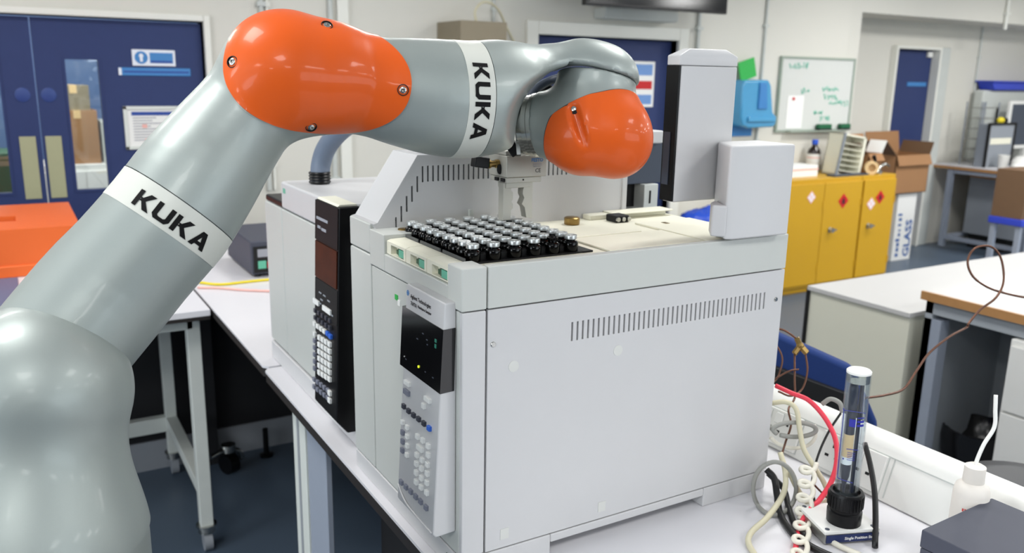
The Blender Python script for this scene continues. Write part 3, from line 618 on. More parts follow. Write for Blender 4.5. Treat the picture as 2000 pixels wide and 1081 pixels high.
for k in range(5):
    a = k*2*math.pi/5; dv = np.array((math.cos(a), math.sin(a), 0)); lg = MB().tube([sc+Z3*.11, sc+dv*.15+Z3*.1, sc+dv*.28+Z3*.065], .02, 8).build('leg', 'chair_black', t, smooth=60)
    MB().cyl(sc+dv*.28+np.cross(dv, Z3)*-.015+Z3*.03, sc+dv*.28+np.cross(dv, Z3)*.015+Z3*.03, .03).build('castor', 'chair_black', lg, smooth=40)
# --- round stool seat
t = thing('lab_stool', (2.35, .95, 0), 'round black laboratory stool beyond the trunking at lower right', 'stool')
sc = np.array((1.85, .86, 0)); c_ = pX(1985, 950, 1.85); sc = np.array((c_[0]+.02, c_[1]-.02, 0)); zs = c_[2]
MB().lathe([(.12, -.05), (.145, -.045), (.155, -.02), (.145, -.004), (.10, .003)], sc+Z3*zs, n=36).build('seat', 'stool_black', t, smooth=60)
MB().cyl(sc+Z3*.12, sc+Z3*(zs-.05), .025).build('column', 'steel', t, smooth=40)
for k in range(5):
    a = k*2*math.pi/5+.3; dv = np.array((math.cos(a), math.sin(a), 0)); MB().tube([sc+Z3*.13, sc+dv*.2+Z3*.06, sc+dv*.26+Z3*.015], .015, 8).build('leg', 'steel', t, smooth=60)
# --- black-legged fold stand and white shelf end seen past the sampler corner
b = MB(); P0, P1 = pX(1538, 520, 2.2), pX(1548, 585, 2.2); b.tube([P0+Z3*.05, P0, P1, P1+(P1-P0)*6], .012, 8, 1)
# --- blue bag and white box behind the sampler
t = thing('white_shelf_unit', (3.75, 4.2, 0), 'white shelf unit behind the sampler carrying a blue bag', 'shelf unit')
x0, x1, z0, z1 = yrect(1320, 440, 1440, 452, 4.3)
MB().box(x0-.1, x1+.3, 4.25, 4.75, 0, z0-.01).build('body', 'plastic_white', t, bevel=.006); MB().box(x0-.12, x1+.32, 4.23, 4.77, z0-.01, z0+.012).build('top', 'cream', t, bevel=.003)
zt = z0+.012
t = thing('blue_bag', ((x0+x1)/2, 4.4, zt), 'crumpled blue plastic bag between tower and bracket block', 'bag')
c_ = py(1372, 440, 4.4); b = MB(); b.ell((c_[0], 4.42, zt+.072), (.17, .12, .07), 26, 16).ell((c_[0]+.1, 4.42, zt+.082), (.12, .1, .08), 22, 14)
rr = np.random.RandomState(9); b.v = [tuple(np.array(p)+rr.uniform(-.01, .01, 3)*(p[2] > zt+.02)) for p in b.v]; b.build('bag_body', 'bag_blue', t, smooth=180)

# ================================================================== BENCHES
BZ = .92
t = thing('lab_bench', (.95, 1.0, 0), 'white laboratory bench carrying the two white instruments', 'bench')
bx0, bx1 = .522, 1.47
b = MB(); b.xy([(bx0+.01, 2.166), (bx0, 2.150), (bx0, -.35), (bx1, -.35), (bx1, 2.166)], BZ-.006, BZ); b.build('top', 'bench_white', t)
b = MB(); b.xy([(bx0+.011, 2.165), (bx0+.001, 2.149), (bx0+.001, -.349), (bx1, -.349), (bx1, 2.165)], BZ-.03, BZ-.006); b.build('edge_band', 'bench_edge', t)
for yy in (2.03, -.2):
    lg = MB().box(.558, .576, yy-.09, yy+.012, .0, BZ-.03).build('leg', 'frame_white', t, bevel=.003); MB().box(.562, .578, yy-.24, yy-.095, 0, BZ-.03).build('leg_panel', 'frame_grey', t, bevel=.003)
    MB().box(.556, .5585, yy-.045, yy-.030, .05, BZ-.04).build('leg_slot', 'plinth_grey', lg)
    MB().box(1.38, 1.44, yy-.03, yy+.03, 0, BZ-.03).build('leg', 'frame_white', t)
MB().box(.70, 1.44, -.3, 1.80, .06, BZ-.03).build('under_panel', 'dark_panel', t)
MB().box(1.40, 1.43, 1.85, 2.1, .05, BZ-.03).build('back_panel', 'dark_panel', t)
t = thing('lab_bench', (.95, 3.2, 0), 'white bench beyond the keypad instrument, holding the black power unit', 'bench')
b = MB(); b.xy([(bx0+.004, 4.35), (bx0+.004, 2.195), (bx0+.016, 2.178), (bx1, 2.178), (bx1, 4.35)], BZ-.006, BZ); b.build('top', 'bench_white', t)
b = MB(); b.xy([(bx0+.005, 4.349), (bx0+.005, 2.195), (bx0+.017, 2.179), (bx1, 2.179), (bx1, 4.349)], BZ-.03, BZ-.006); b.build('edge_band', 'bench_edge', t)
for yy in (2.3, 4.25): MB().box(1.38, 1.44, yy-.03, yy+.03, 0, BZ-.03).build('leg', 'frame_white', t)
MB().box(.60, .66, 3.62, 3.68, .0, BZ-.03).build('leg', 'dark_panel', t)
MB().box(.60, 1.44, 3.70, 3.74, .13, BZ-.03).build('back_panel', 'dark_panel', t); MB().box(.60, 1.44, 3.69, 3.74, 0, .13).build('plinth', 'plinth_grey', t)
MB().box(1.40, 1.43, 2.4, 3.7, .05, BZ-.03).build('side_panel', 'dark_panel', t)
# rolling table at the left
t = thing('rolling_table', (-.3, 3.3, 0), 'white-topped table on a pale steel frame with castors behind the robot', 'table')
ry = 2.825
MB().box(-1.3, .518, ry, 4.3, BZ-.022, BZ).build('top', 'bench_white', t, bevel=.002); MB().box(-1.299, .517, ry+.001, 4.299, BZ-.034, BZ-.022).build('edge_band', 'bench_edge', t)
def post(x, y, z0=.10): return MB().box(x-.022, x+.022, y-.022, y+.022, z0, BZ-.035).build('leg', 'frame_white', t, bevel=.003)
for x, y in ((.475, 2.93), (.475, 3.62), (-1.25, 2.93), (-1.25, 3.62)):
    lg = post(x, y)
    MB().lathe([(.03, .0), (.03, .02), (.036, .022), (.036, .03)], (x, y, .072), n=16).build('castor_plate', 'steel', lg, smooth=40)
    MB().cyl((x-.014, y, .036), (x+.014, y, .036), .036).build('castor', 'plinth_grey', lg, smooth=40)
b = MB(); h_ = BZ-.035
b.box(-1.25, .475, 2.908, 2.952, h_-.05, h_).box(.453, .497, 2.93, 3.62, h_-.05, h_); b.build('top_rail', 'frame_white', t, bevel=.003)
b = MB(); b.box(.453, .497, 2.95, 3.60, .22, .265); b.build('side_rail', 'frame_white', t, bevel=.003)
b = MB(); b.box(-1.25, .475, 3.6, 3.64, .20, .265); b.build('back_rail', 'frame_white', t, bevel=.003)
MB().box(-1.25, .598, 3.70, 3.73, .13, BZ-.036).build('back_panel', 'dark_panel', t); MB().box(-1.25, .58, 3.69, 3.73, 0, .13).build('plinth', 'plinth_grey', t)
# castor unit under the far bench
t = thing('castor_unit', (.68, 3.5, 0), 'chrome swivel castor at the foot of the far bench', 'castor')
MB().cyl((.66, 3.5, .045), (.70, 3.52, .045), .045).build('wheel', 'black_plastic', t, smooth=40)
b = MB(); b.tube([(.60, 3.48, .10), (.66, 3.5, .11), (.72, 3.52, .09), (.74, 3.53, .045)], .012, 8).cyl((.68, 3.51, .1), (.68, 3.51, .13), .03); b.build('fork', 'steel', t, smooth=50)
b = MB(); b.lathe([(.03, 0), (.03, .01), (.012, .015), (.012, .13)], (.86, 3.6, 0), n=14); tag(b.build('levelling_foot', 'black_plastic', smooth=40), 'small black levelling foot at the plinth of the far bench', 'foot')
# orange case
t = thing('orange_case', (-.2, 3.9, BZ), 'bright orange case with a recessed handle slot on the rolling table', 'case')
oz = 1.10
b = MB(); ox0, ox1, oy0, oy1 = -.62, .205, 3.60, 4.26
sx0, sx1, sy0, sy1 = -.40, -.005, 3.80, 3.93
b.box(ox0, ox1, oy0, oy1, BZ, oz-.03); b.box(ox0, ox1, oy0, sy0, oz-.03, oz).box(ox0, ox1, sy1, oy1, oz-.03, oz).box(ox0, sx0, sy0, sy1, oz-.03, oz).box(sx1, ox1, sy0, sy1, oz-.03, oz)
b.build('shell', 'case_orange', t)
b = MB(); b.box(ox0-.008, ox1+.008, oy0-.008, oy1+.008, BZ, BZ+.045); b.build('lower_rim', 'case_orange', t, bevel=.006)
b = MB(); b.box(sx0, sx1, sy0, sy1, oz-.03, oz-.028); b.build('handle_slot', 'slot_dark', t)
b = MB().box(-.55, -.02, 3.1, 3.57, BZ, BZ+.006).build('blue_mat', 'blue_mat', bevel=.002); tag(b, 'slate blue mat on the rolling table in front of the orange case', 'mat')
# black power unit
t = thing('power_unit', (.9, 3.35, BZ), 'small black power unit with a socket panel on the far bench', 'power unit')
ux0, ux1, uy0, uy1, uz = .745, 1.05, 3.20, 3.60, 1.06
b = MB(); b.box(ux0, ux1, uy0, uy1, BZ+.012, uz); b.build('housing', 'box_slate', t, bevel=.006)
for xx in (ux0+.03, ux1-.03):
    for yy in (uy0+.03, uy1-.03): MB().lathe([(.012, 0), (.014, .012)], (xx, yy, BZ), n=10).build('foot', 'black_matte', t)
p = MB().box(ux0+.01, ux1-.01, uy0-.003, uy0, BZ+.02, uz-.02).build('rear_panel', 'black_matte', t)
MB().box(ux0+.025, ux0+.075, uy0-.006, uy0-.003, 1.0, 1.03).build('socket', 'print_grey', p); MB().box(ux0+.025, ux0+.055, uy0-.006, uy0-.003, .955, .985).build('green_terminal', 'green_clip', p); MB().box(ux0+.06, ux0+.095, uy0-.006, uy0-.003, .955, .98).build('red_terminal', 'sign_red', p)
def cable(name, pts, r, m, label, cat='cable', n=8, group=None):
    b = MB(); b.tube(pts, r, n); return tag(b.build(name, m, smooth=180), label, cat, group)
zc_ = BZ+.005
cable('hazard_lead', [pz(390, 552, zc_), pz(430, 556, zc_), pz(480, 551, zc_), pz(530, 546, zc_), pz(600, 540, zc_)], .005, 'cable_yellow', 'yellow lead lying across the far bench near the power unit')
cable('red_lead', [pz(386, 562, zc_), pz(430, 563, zc_), pz(480, 567, zc_), pz(560, 570, zc_)], .004, 'pink', 'pale red lead lying across the far bench beside the yellow one')

# ================================================================== KEYPAD INSTRUMENT (left)
def pp(x, y, P0, n): d = ray(x, y); return CAM + d*(np.dot(np.asarray(P0)-CAM, n)/np.dot(d, n))
g = thing('gas_chromatograph', (.85, 1.9, BZ), 'white instrument with a tall black keypad column on the bench', 'instrument')
GX, GX1, GY0, GY1 = .572, 1.16, 1.53, 2.255
MB().box(GX+.012, GX1, GY0+.004, GY1-.004, BZ+.022, 1.352).build('chassis', 'machine_grey', g)
MB().box(GX-.004, GX1, GY0, GY1, BZ, BZ+.05).build('base_skirt', 'machine_white', g, bevel=.004)
for a, c in ((1.745, 2.100), (2.104, GY1)):
    MB().box(GX-.002, GX+.012, a, c, BZ+.055, 1.355).build('door', 'machine_grey', g, bevel=.004)
MB().box(GX+.0, GX1, GY1, GY1+.012, BZ+.055, 1.352).build('side_wing', 'machine_white', g, bevel=.003)
MB().box(GX-.004, GX1-.1, 1.66, 2.09, 1.358, 1.425).build('oven_lid', 'machine_white', g, bevel=.006)
MB().box(GX+.06, GX1-.1, 1.53, 1.66, 1.358, 1.42).build('oven_lid', 'machine_white', g, bevel=.006)
MB().box(GX, GX1-.1, 2.094, GY1, 1.356, 1.372).build('rear_lid', 'black_plastic', g, bevel=.004)
MB().box(GX-.0045, GX-.004, 2.05, 2.07, 1.398, 1.41).build('green_tab', 'green_clip', g)
b = MB(); b.box(.80, .86, 1.72, 1.78, 1.425, 1.433); b.build('lid_catch', 'shade_grey', g, bevel=.004)
# keypad column: leans out towards its foot
KA = np.array((.545, 0, 1.43)); KB = np.array((.526, 0, .985)); ks = nrm(KA-KB); kn = nrm(np.cross(Y3, ks)); kn = kn if kn[0] < 0 else -kn
ky0, ky1 = 1.592, 1.738
b = MB(); b.xz([(.545, 1.43), (.59, 1.43), (.59, .955), (.55, .955), (.526, .985)], ky0, ky1); kc = b.build('keypad_column', 'black_plastic', g, bevel=.003)
b = MB(); b.xz([(.5452, 1.4305), (.585, 1.4305), (.585, 1.434), (.55, 1.434)], ky0+.01, ky1-.008); b.build('column_cap', 'cream', kc)
b = MB()
def kplate(y0, y1, z0, z1, h, name, m, par, o0=KA):           # plate lying on the leaning face
    f_ = lambda z: o0+ks*((z-o0[2])/ks[2])
    c_ = (f_(z0)+f_(z1))/2; c_ = np.array((c_[0], (y0+y1)/2, c_[2])); return MB().obox(c_+kn*h/2, Y3, ks, kn, (abs(y1-y0)/2, (z1-z0)/2, h/2)).build(name, m, par)
kplate(ky0+.002, ky1-.002, 1.345, 1.428, .002, 'name_plate', 'brown_black', kc)
kplate(ky0+.006, ky1-.004, 1.265, 1.342, .0022, 'amber_display', 'lcd_amber', kc)
kplate(ky0+.002, ky1-.002, 1.19, 1.262, .0012, 'status_panel', 'black_matte', kc)
def ktext(s_, size, y, z, m='print_grey', o0=KA, nn=None, par=None, lift=.0026):
    P = o0+ks*((z-o0[2])/ks[2]); return text(s_, size, (P[0], y, P[2]), -Y3, ks, kn, 'lettering', m, par, lift)
for zz, ya, yb in ((1.392, ky1-.012, ky1-.085), (1.374, ky1-.02, ky1-.04), (1.372, ky1-.045, ky1-.075)):
    kplate(yb, ya, zz-.003, zz+.003, .0026, 'faint_print', 'print_grey', kc)
rk = random.Random(2); b = MB()
for (yy, zz) in ((1.70, 1.235), (1.672, 1.235), (1.645, 1.23), (1.70, 1.212), (1.66, 1.21), (1.625, 1.205), (1.69, 1.222)):
    P = KA+ks*((zz-KA[2])/ks[2]); b.obox((P[0]-.0016, yy, P[2]), Y3, ks, kn, (.008, .0015, .0004))
b.build('status_marks', 'grey_plastic', kc)
KN0 = KA+kn*.0
def kkey(x, y, w, h, m, par, nm='key'):
    P = pp(x, y, KA, kn); return MB().obox(P+kn*.002, Y3, ks, kn, (w/2, h/2, .003)).build(nm, m, par, bevel=.0008)
q = lambda x, y: (600+x/3.487, 560+y/3.487)
kkey(*q(70, 105), .036, .011, 'key_white', kc); kkey(*q(142, 160), .05, .011, 'key_white', kc)
for r_ in range(2):
    for k in range(5): kkey(*q(62+25*k, 163+17*k+50*r_-2*r_), .011, .009, 'key_dark', kc)
for k in range(5): kkey(*q(58+22*k, 255+16.5*k), .0145, .0095, 'key_blue' if k == 4 else 'key_white', kc)
kkey(*q(165, 340), .0145, .0095, 'key_blue', kc)
for r_ in range(6):
    for k in range(4):
        kkey(*q(90+23*k, 348+14*k+47.5*r_+(k*.8)), .0148, .0105, 'key_white', kc)
for r_ in range(6): kkey(*q(58, 322+47*r_), .012, .0095, 'key_white' if r_ == 0 else 'key_grey', kc)
for r_ in range(2):
    for k in range(5): kkey(*q(55+23*k, 632+19*k+50*r_), .0125, .0095, 'key_grey', kc)
    kkey(*q(160, 725+50*r_), .0145, .011, 'key_white', kc)
# grey hose on top of it
t = thing('exhaust_hose', pz(625, 357, 1.425), 'thick grey flexible hose rising from the keypad instrument behind the arm', 'hose')
hp = pz(625, 359, 1.425); D0 = np.dot(hp-CAM, FW)
hpts = [hp+Z3*.0, pd(627, 320, D0), pd(640, 285, D0-.02), pd(672, 250, D0-.06), pd(730, 215, D0-.1), pd(800, 205, D0-.14), pd(850, 225, D0-.2)]
hpts += [np.array((.68, 1.47, 1.62)), np.array((.685, 1.46, 1.546))]
MB().tube(hpts, .0235, 16, 8).build('hose_wall', 'hose_grey', t, smooth=180)
b = MB()
for k in range(4): b.lathe([(.0245, 0), (.0265, .003), (.0245, .006)], hp+Z3*(.002+.007*k), n=24)
b.build('collar', 'black_plastic', t, smooth=40)

# ================================================================== HEADSPACE SAMPLER
h = thing('headspace_sampler', (.87, 1.27, BZ), 'large white headspace sampler with grey front panel under the robot', 'instrument')
HX, HX1, HY, HY1, HT, HR = .538, 1.195, 1.049, 1.512, 1.42, 1.356
MB().box(HX+.012, HX1-.006, HY+.012, HY1-.004, .946, HR-.001).build('chassis', 'dark_panel', h)
# base skirt with the long cut-out between its feet
b = MB(); b.box(HX, .702, HY, HY1, BZ, .957).box(1.036, HX1, HY, HY1, BZ, .957).box(.702, 1.036, HY, HY1, .942, .957); b.build('base_skirt', 'machine_white', h, bevel=.0025)
# side panel with its row of slots
b = MB(); y0, y1 = HY, HY+.007; x0, x1, z0, z1 = .580, HX1, .960, HR-.002
sa, sb = .7285, 1.157; s0, s1 = 1.285, 1.316; ns = 42; pit = (sb-sa)/ns; sw = pit*.36
b.box(x0, sa, y0, y1, z0, z1).box(sa+pit*(ns-1)+sw, x1, y0, y1, z0, z1).box(sa, sa+pit*(ns-1)+sw, y0, y1, z0, s0).box(sa, sa+pit*(ns-1)+sw, y0, y1, s1, z1)
for k in range(ns-1): b.box(sa+pit*k+sw, sa+pit*(k+1), y0, y1, s0, s1)
sp = b.build('side_panel', 'machine_white', h)
MB().box(x0, x1, HY1-.007, HY1, z0, z1).build('far_side_panel', 'machine_white', h)
MB().box(HX1-.007, HX1, HY+.007, HY1-.007, z0, z1).build('rear_panel', 'machine_grey', h)
for x_, y_ in ((963, 673), (1515, 585)):
    P = py(x_, y_, HY); MB().lathe([(.0042, 0), (.0042, .0012), (.0035, .002)], P, (0, -1, 0), 14).build('screw', 'steel', sp, smooth=40)
for x_, y_ in ((1003, 716), (1207, 685)):
    P = py(x_, y_, HY); MB().lathe([(.009, 0), (.009, .0006)], P, (0, -1, 0), 20).build('felt_dot', 'felt', sp)
for x_, y_ in ((985, 1043), (1175, 990)):
    P = py(x_, y_, HY); MB().obox(P-Y3*.0004, X3, Z3, Y3, (.0075, .009, .0004)).build('felt_dot', 'felt', sp)
# corner post and front face
MB().box(HX, .577, HY, HY+.010, .960, HR-.002).build('corner_post', 'machine_white', h, bevel=.002)
MB().box(HX, HX+.014, HY+.010, 1.238, .960, HR-.002).build('front_panel', 'machine_grey', h, bevel=.002)
MB().box(HX, HX+.014, 1.240, 1.405, .960, HR-.002).build('front_panel', 'machine_grey', h, bevel=.002)
MB().box(HX-.001, HX+.014, 1.407, HY1, .960, 1.372).build('front_panel', 'machine_grey', h, bevel=.003)
MB().box(HX-.0015, HX, 1.06, 1.1, .93, .945).build('rating_label', 'green_dark', h)
# rails round the vial deck
MB().box(.579, HX1, HY-.0015, HY+.014, HR, HT).build('side_rail', 'machine_grey', h, bevel=.002)
MB().box(HX-.002, .577, HY-.0015, HY+.045, HR, HT).build('corner_block', 'machine_grey', h, bevel=.002)
b = MB(); b.box(HX-.002, .562, HY+.045, 1.340, HR, 1.387); b.build('front_rail', 'machine_grey', h, bevel=.002)
b = MB(); b.box(HX-.002, .60, 1.340, 1.408, HR, HT); b.build('rail_step', 'machine_grey', h, bevel=.002)
MB().box(HX-.001, .62, 1.409, HY1, 1.374, 1.428).build('rail_end', 'machine_grey', h, bevel=.003)
# cream tray fronts with green clips
for k in range(3):
    ya, yb = 1.0965+.0815*k, 1.0965+.0815*(k+1)-.002
    tf = MB(); tf.xz([(.541, 1.388), (.575, 1.388), (.575, 1.413), (.548, 1.4125), (.541, 1.410)], ya, ya+.008).xz([(.541, 1.388), (.575, 1.388), (.575, 1.413), (.548, 1.4125), (.541, 1.410)], yb-.018, yb)
    tf.xz([(.541, 1.4055), (.575, 1.4055), (.575, 1.413), (.548, 1.4125), (.541, 1.410)], ya+.008, yb-.018).box(.552, .575, ya+.008, yb-.018, 1.388, 1.4055).box(.541, .552, ya+.008, yb-.018, 1.388, 1.390)
    tr = tf.build('tray_front', 'cream', h)
    MB().box(.5415, .553, ya+.009, ya+.030, 1.391, 1.4035).build('green_clip', 'green_clip', tr, bevel=.001)
    b = MB(); b.box(.545, .553, ya+.034, ya+.040, 1.391, 1.404).box(.548, .553, ya+.041, ya+.054, 1.391, 1.3985); b.build('catch', 'green_dark', tr)
# deck
DK = 1.408
MB().box(.577, HX1-.002, HY+.014, 1.40, HR, DK).build('deck', 'cream', h)
b = MB(); b.box(.835, 1.04, 1.10, 1.215, DK, DK+.0035); b.build('deck_cover', 'cream', h, bevel=.0012)
b = MB(); b.box(.835, 1.00, 1.222, 1.30, DK, DK+.0035); b.build('deck_cover', 'cream', h, bevel=.0012)
b = MB(); b.box(1.045, 1.185, 1.075, 1.30, DK, DK+.004); b.build('deck_cover', 'cream', h, bevel=.0012)
b = MB(); b.box(1.09, 1.10, 1.26, 1.275, DK+.004, DK+.0046); b.build('deck_mark', 'brass', h)
MB().lathe([(.014, 0), (.0155, .002), (.0155, .013), (.013, .015)], (.930, 1.350, DK), n=24).build('brass_knob', 'brass', h, smooth=40)
MB().lathe([(.009, 0), (.010, .002), (.010, .012), (.008, .013)], (.578+.008, 1.372, HT-.010), n=20).build('brass_knob', 'brass', h, smooth=40)
vb = MB().box(1.018, 1.052, 1.325, 1.36, DK, DK+.014).build('valve_block', 'black_matte', h, bevel=.003)
for k in range(3): MB().lathe([(.0045, 0), (.0045, .004)], (1.022+.013*k, 1.325, DK+.007), (0, -1, 0), 12).build('valve_nut', 'steel', vb, smooth=40)
b = MB(); b.box(.99, 1.185, 1.372, 1.40, DK, DK+.010).box(1.04, 1.19, 1.355, 1.40, DK+.010, DK+.013); b.build('rear_ledge', 'cream', h, bevel=.002)
# hood behind the vials, slotted face
HB0, HB1 = 1.400, 1.512; zb = DK; zt = 1.546
def ztop(x): return min(zt, 1.426+(x-.549)*(zt-1.426)/(.626-.549))
slits = [(.584, 1.420, 1.438), (.5945, 1.429, 1.4575), (.605, 1.4465, 1.475), (.6155, 1.464, 1.4925), (.626, 1.481, 1.5095), (.6365, 1.4985, 1.527)]
slits += [(.6365+.01035*k, 1.4990, 1.5275) for k in range(1, 40)]
b = MB(); hw = .0016; edges = [.541]
xs = sorted([.541, .549, .626, 1.086]+[s_[0]-hw for s_ in slits]+[s_[0]+hw for s_ in slits])
for xa, xb_ in zip(xs[:-1], xs[1:]):
    if xb_-xa < 1e-5: continue
    xm = (xa+xb_)/2; sl = [s_ for s_ in slits if abs(s_[0]-xm) < hw]
    za = ztop(xa); zbv = ztop(xb_)
    if sl:
        b.xz([(xa, zb), (xb_, zb), (xb_, sl[0][1]), (xa, sl[0][1])], HB0, HB0+.004); b.xz([(xa, sl[0][2]), (xb_, sl[0][2]), (xb_, zbv), (xa, za)], HB0, HB0+.004)
    else: b.xz([(xa, zb), (xb_, zb), (xb_, zbv), (xa, za)], HB0, HB0+.004)
hd = b.build('hood_face', 'machine_white', h)
b = MB(); b.xz([(.541, 1.428), (.549, 1.430), (.6265, zt+.001), (1.086, zt+.001), (1.086, zt-.004), (.629, zt-.004), (.553, 1.424), (.545, 1.42)], HB0+.0005, HB1); b.build('hood_top', 'machine_white', h)
MB().box(.56, 1.08, HB1-.004, HB1, zb, 1.44).build('hood_back', 'machine_white', h); 
b = MB(); b.xz([(.565, zb), (1.08, zb), (1.08, zt-.006), (.632, zt-.006), (.565, 1.437)], HB0+.016, HB1-.004); b.build('hood_inside', 'slate_metal', h)
MB().box(1.086, 1.098, HB0-.004, HB1, zb, 1.50).build('hood_end', 'machine_white', h, bevel=.002)
P = py(918, 411, HB0); MB().box(P[0]-.004, P[0]+.004, HB0-.006, HB0, P[2]-.012, P[2]+.002).build('hood_clip', 'shade_grey', hd)
# rear injector block
x0, x1, z0, z1 = yrect(1150, 280, 1291, 357, 1.47)
b = MB(); b.box(x0, x1, 1.47, 1.56, z0, z1); b.build('injector_block', 'slate_metal', h, bevel=.002)
xa, xb_, za, zb2 = yrect(1150, 258, 1293, 280, 1.46); MB().box(xa, xb_, 1.455, 1.57, za, zb2).build('injector_cap', 'machine_white', h, bevel=.004)
MB().box(1.098, py(1258, 400, 1.47)[0], 1.49, 1.56, DK, z0).build('injector_well', 'black_matte', h)
xc0 = py(1257, 400, 1.455)[0]; xc1 = py(1284, 400, 1.455)[0]; ip = MB().box(xc0, xc1, 1.455, 1.56, DK-.05, z0).build('injector_post', 'shade_grey', h, bevel=.002)
P = py(1269, 385, 1.455); MB().box(P[0]-.002, P[0]+.002, 1.4535, 1.455, P[2]-.014, P[2]+.014).build('post_slot', 'black_matte', ip)

# sampling tower and its bracket
tw = thing('sampling_tower', (1.06, 1.15, DK), 'tall white sampling tower with a black side on the sampler', 'tower')
TX0, TX1, TY0 = .978, 1.119, 1.12
TY1 = pX(1288, 380, TX0)[1]
tz0, tz1 = 1.479, 1.722
b = MB(); b.xy([(TX0+.004, TY0), (TX1-.012, TY0), (TX1, TY0+.010), (TX1, TY1), (TX0+.004, TY1)], tz0, tz1-.0125); b.build('shell', 'machine_white', tw, bevel=.003)
b = MB(); t_ = [(TX0, TY0), (TX1-.012, TY0), (TX1, TY0+.010), (TX1, TY1), (TX0, TY1)]
ctr = np.array((1.05, (TY0+TY1)/2)); V = [(x, y, tz1-.012) for x, y in t_]+[(x, y, tz1+.004) for x, y in t_]+[(ctr[0]+(x-ctr[0])*.62, ctr[1]+(y-ctr[1])*.55, tz1+.016) for x, y in t_]
n = 5; Fc = [tuple(range(n))[::-1], tuple(range(2*n, 3*n))]+[(j*n+i, j*n+(i+1) % n, (j+1)*n+(i+1) % n, (j+1)*n+i) for j in range(2) for i in range(n)]
b.add(V, Fc); b.build('top_cap', 'machine_white', tw, bevel=.002)
MB().box(TX0, TX0+.004, TY0+.0005, TY1, tz0+.002, tz1-.0125).build('black_side', 'black_plastic', tw)
P = pX(1297, 280, TX0-.001); b = MB(); b.xz([(TX0-.0015, tz0+.03), (TX0, tz0+.03), (TX0, tz0+.12), (TX0-.0015, tz0+.12)], TY0+.012, TY1-.004); b.build('needle_guard', 'slate_metal', tw)
bx = MB(); bx.xy([(1.040, 1.030), (1.168, 1.026), (1.172, 1.118), (1.075, 1.118), (1.028, 1.040)], 1.424, 1.582); bb = bx.build('bracket_block', 'machine_white', tw, bevel=.004)
b = MB(); b.xy([(1.030, 1.036), (1.060, 1.10), (1.036, 1.085), (1.012, 1.056)], 1.428, 1.482); b.build('bracket_step', 'machine_white', tw, bevel=.004)
b = MB(); b.box(1.08, 1.165, 1.078, 1.116, DK+.0045, 1.4235); b.build('bracket_foot', 'machine_white', tw, bevel=.002); 

# control panel, leaning out towards its lower edge
PA = np.array((.5195, 0, 1.367)); PB = np.array((.4985, 0, 1.0)); ps = nrm(PA-PB); pn = nrm(np.cross(Y3, ps)); pn = pn if pn[0] < 0 else -pn
py0, py1 = 1.068, 1.207
b = MB(); prof = [(.5195, 1.367), (HX, 1.367), (HX, .998), (.503, .996), (.4985, 1.003)]
b.xz(prof, py0, py1); cp = b.build('control_panel', 'machine_white', h, bevel=.003)
b = MB(); b.tube([(.499, py1-.004, 1.028), (.4975, py1-.035, 1.012), (.498, py0+.06, 1.006), (.4985, py0+.004, 1.004)], .0016, 6); b.build('lower_bead', 'machine_white', cp, smooth=180)
def pplane(x, y): return pp(x, y, PA, pn)
c3 = lambda x, y: (750+x/4.505, 560+y/4.505)
A, B_, C_, D_ = [pplane(*c3(*p_)) for p_ in ((163, 172), (515, 372), (488, 940), (150, 688))]
zt_ = (A[2]+B_[2])/2; zb_ = (C_[2]+D_[2])/2; yL = (A[1]+D_[1])/2
def pl(y0, y1, z0, z1, hh, name, m, par):
    f_ = lambda z: PA+ps*((z-PA[2])/ps[2]); c_ = (f_(z0)+f_(z1))/2
    return MB().obox((c_[0]+pn[0]*hh/2, (y0+y1)/2, c_[2]+pn[2]*hh/2), Y3, ps, pn, (abs(y1-y0)/2, (z1-z0)/2, hh/2)).build(name, m, par)
b = MB(); f_ = lambda z: (PA+ps*((z-PA[2])/ps[2]))[0]
b.xz([(f_(zt_)-.0012, zt_), (HX-.002, zt_+.001), (HX-.004, zb_+.001), (f_(zb_)-.0012, zb_)], py0-.0012, yL); sc_ = b.build('screen', 'screen_black', cp)
c3p = lambda x, y: pplane(*c3(x, y))
P = c3p(463, 478); MB().obox(P+pn*.0016, Y3, ps, pn, (.0032, .0025, .0003)).build('readout_digit', 'lcd_green', sc_)
P = c3p(461, 525); MB().obox(P+pn*.0016, Y3, ps, pn, (.0028, .003, .0003)).build('readout_digit', 'lcd_green', sc_)
P = c3p(313, 705); MB().lathe([(.0022, 0), (.0022, .0015)], P+pn*.001, pn, 12).build('status_lamp', 'led_yellow', sc_)
P = c3p(187, 615); MB().lathe([(.001, 0), (.001, .0012)], P+pn*.001, pn, 10).build('status_lamp', 'key_white', sc_)
b = MB()
for (x_, y_, w_) in ((300, 460, .006), (385, 470, .005), (350, 415, .006), (388, 512, .004), (200, 640, .005), (370, 752, .004), (437, 803, .005)):
    P = c3p(x_, y_); b.obox(P+pn*.0014, Y3, ps, pn, (w_/2, .0008, .0002))
b.build('legend_marks', 'slate_metal', sc_)
def ptext(s_, size, x_, y_, m):
    P = c3p(x_, y_); return text(s_, size, P, -Y3, ps, pn, 'lettering', m, cp, .0005, bold=.0002)
ptext('Agilent Technologies', .0088, 235, 97, 'ink'); ptext('7697A', .0088, 235, 160, 'ink'); ptext('Headspace Sampler', .0062, 298, 187, 'ink')
P = c3p(212, 55); b = MB()
for k in range(8):
    a = k*math.pi/4; b.obox(P+pn*.0004+Y3*math.cos(a)*.0035+ps*math.sin(a)*.0035, Y3, ps, pn, (.0009, .0009, .0003))
b.obox(P+pn*.0004, Y3, ps, pn, (.0014, .0014, .0003)); b.build('spark_logo', 'sign_blue', cp)
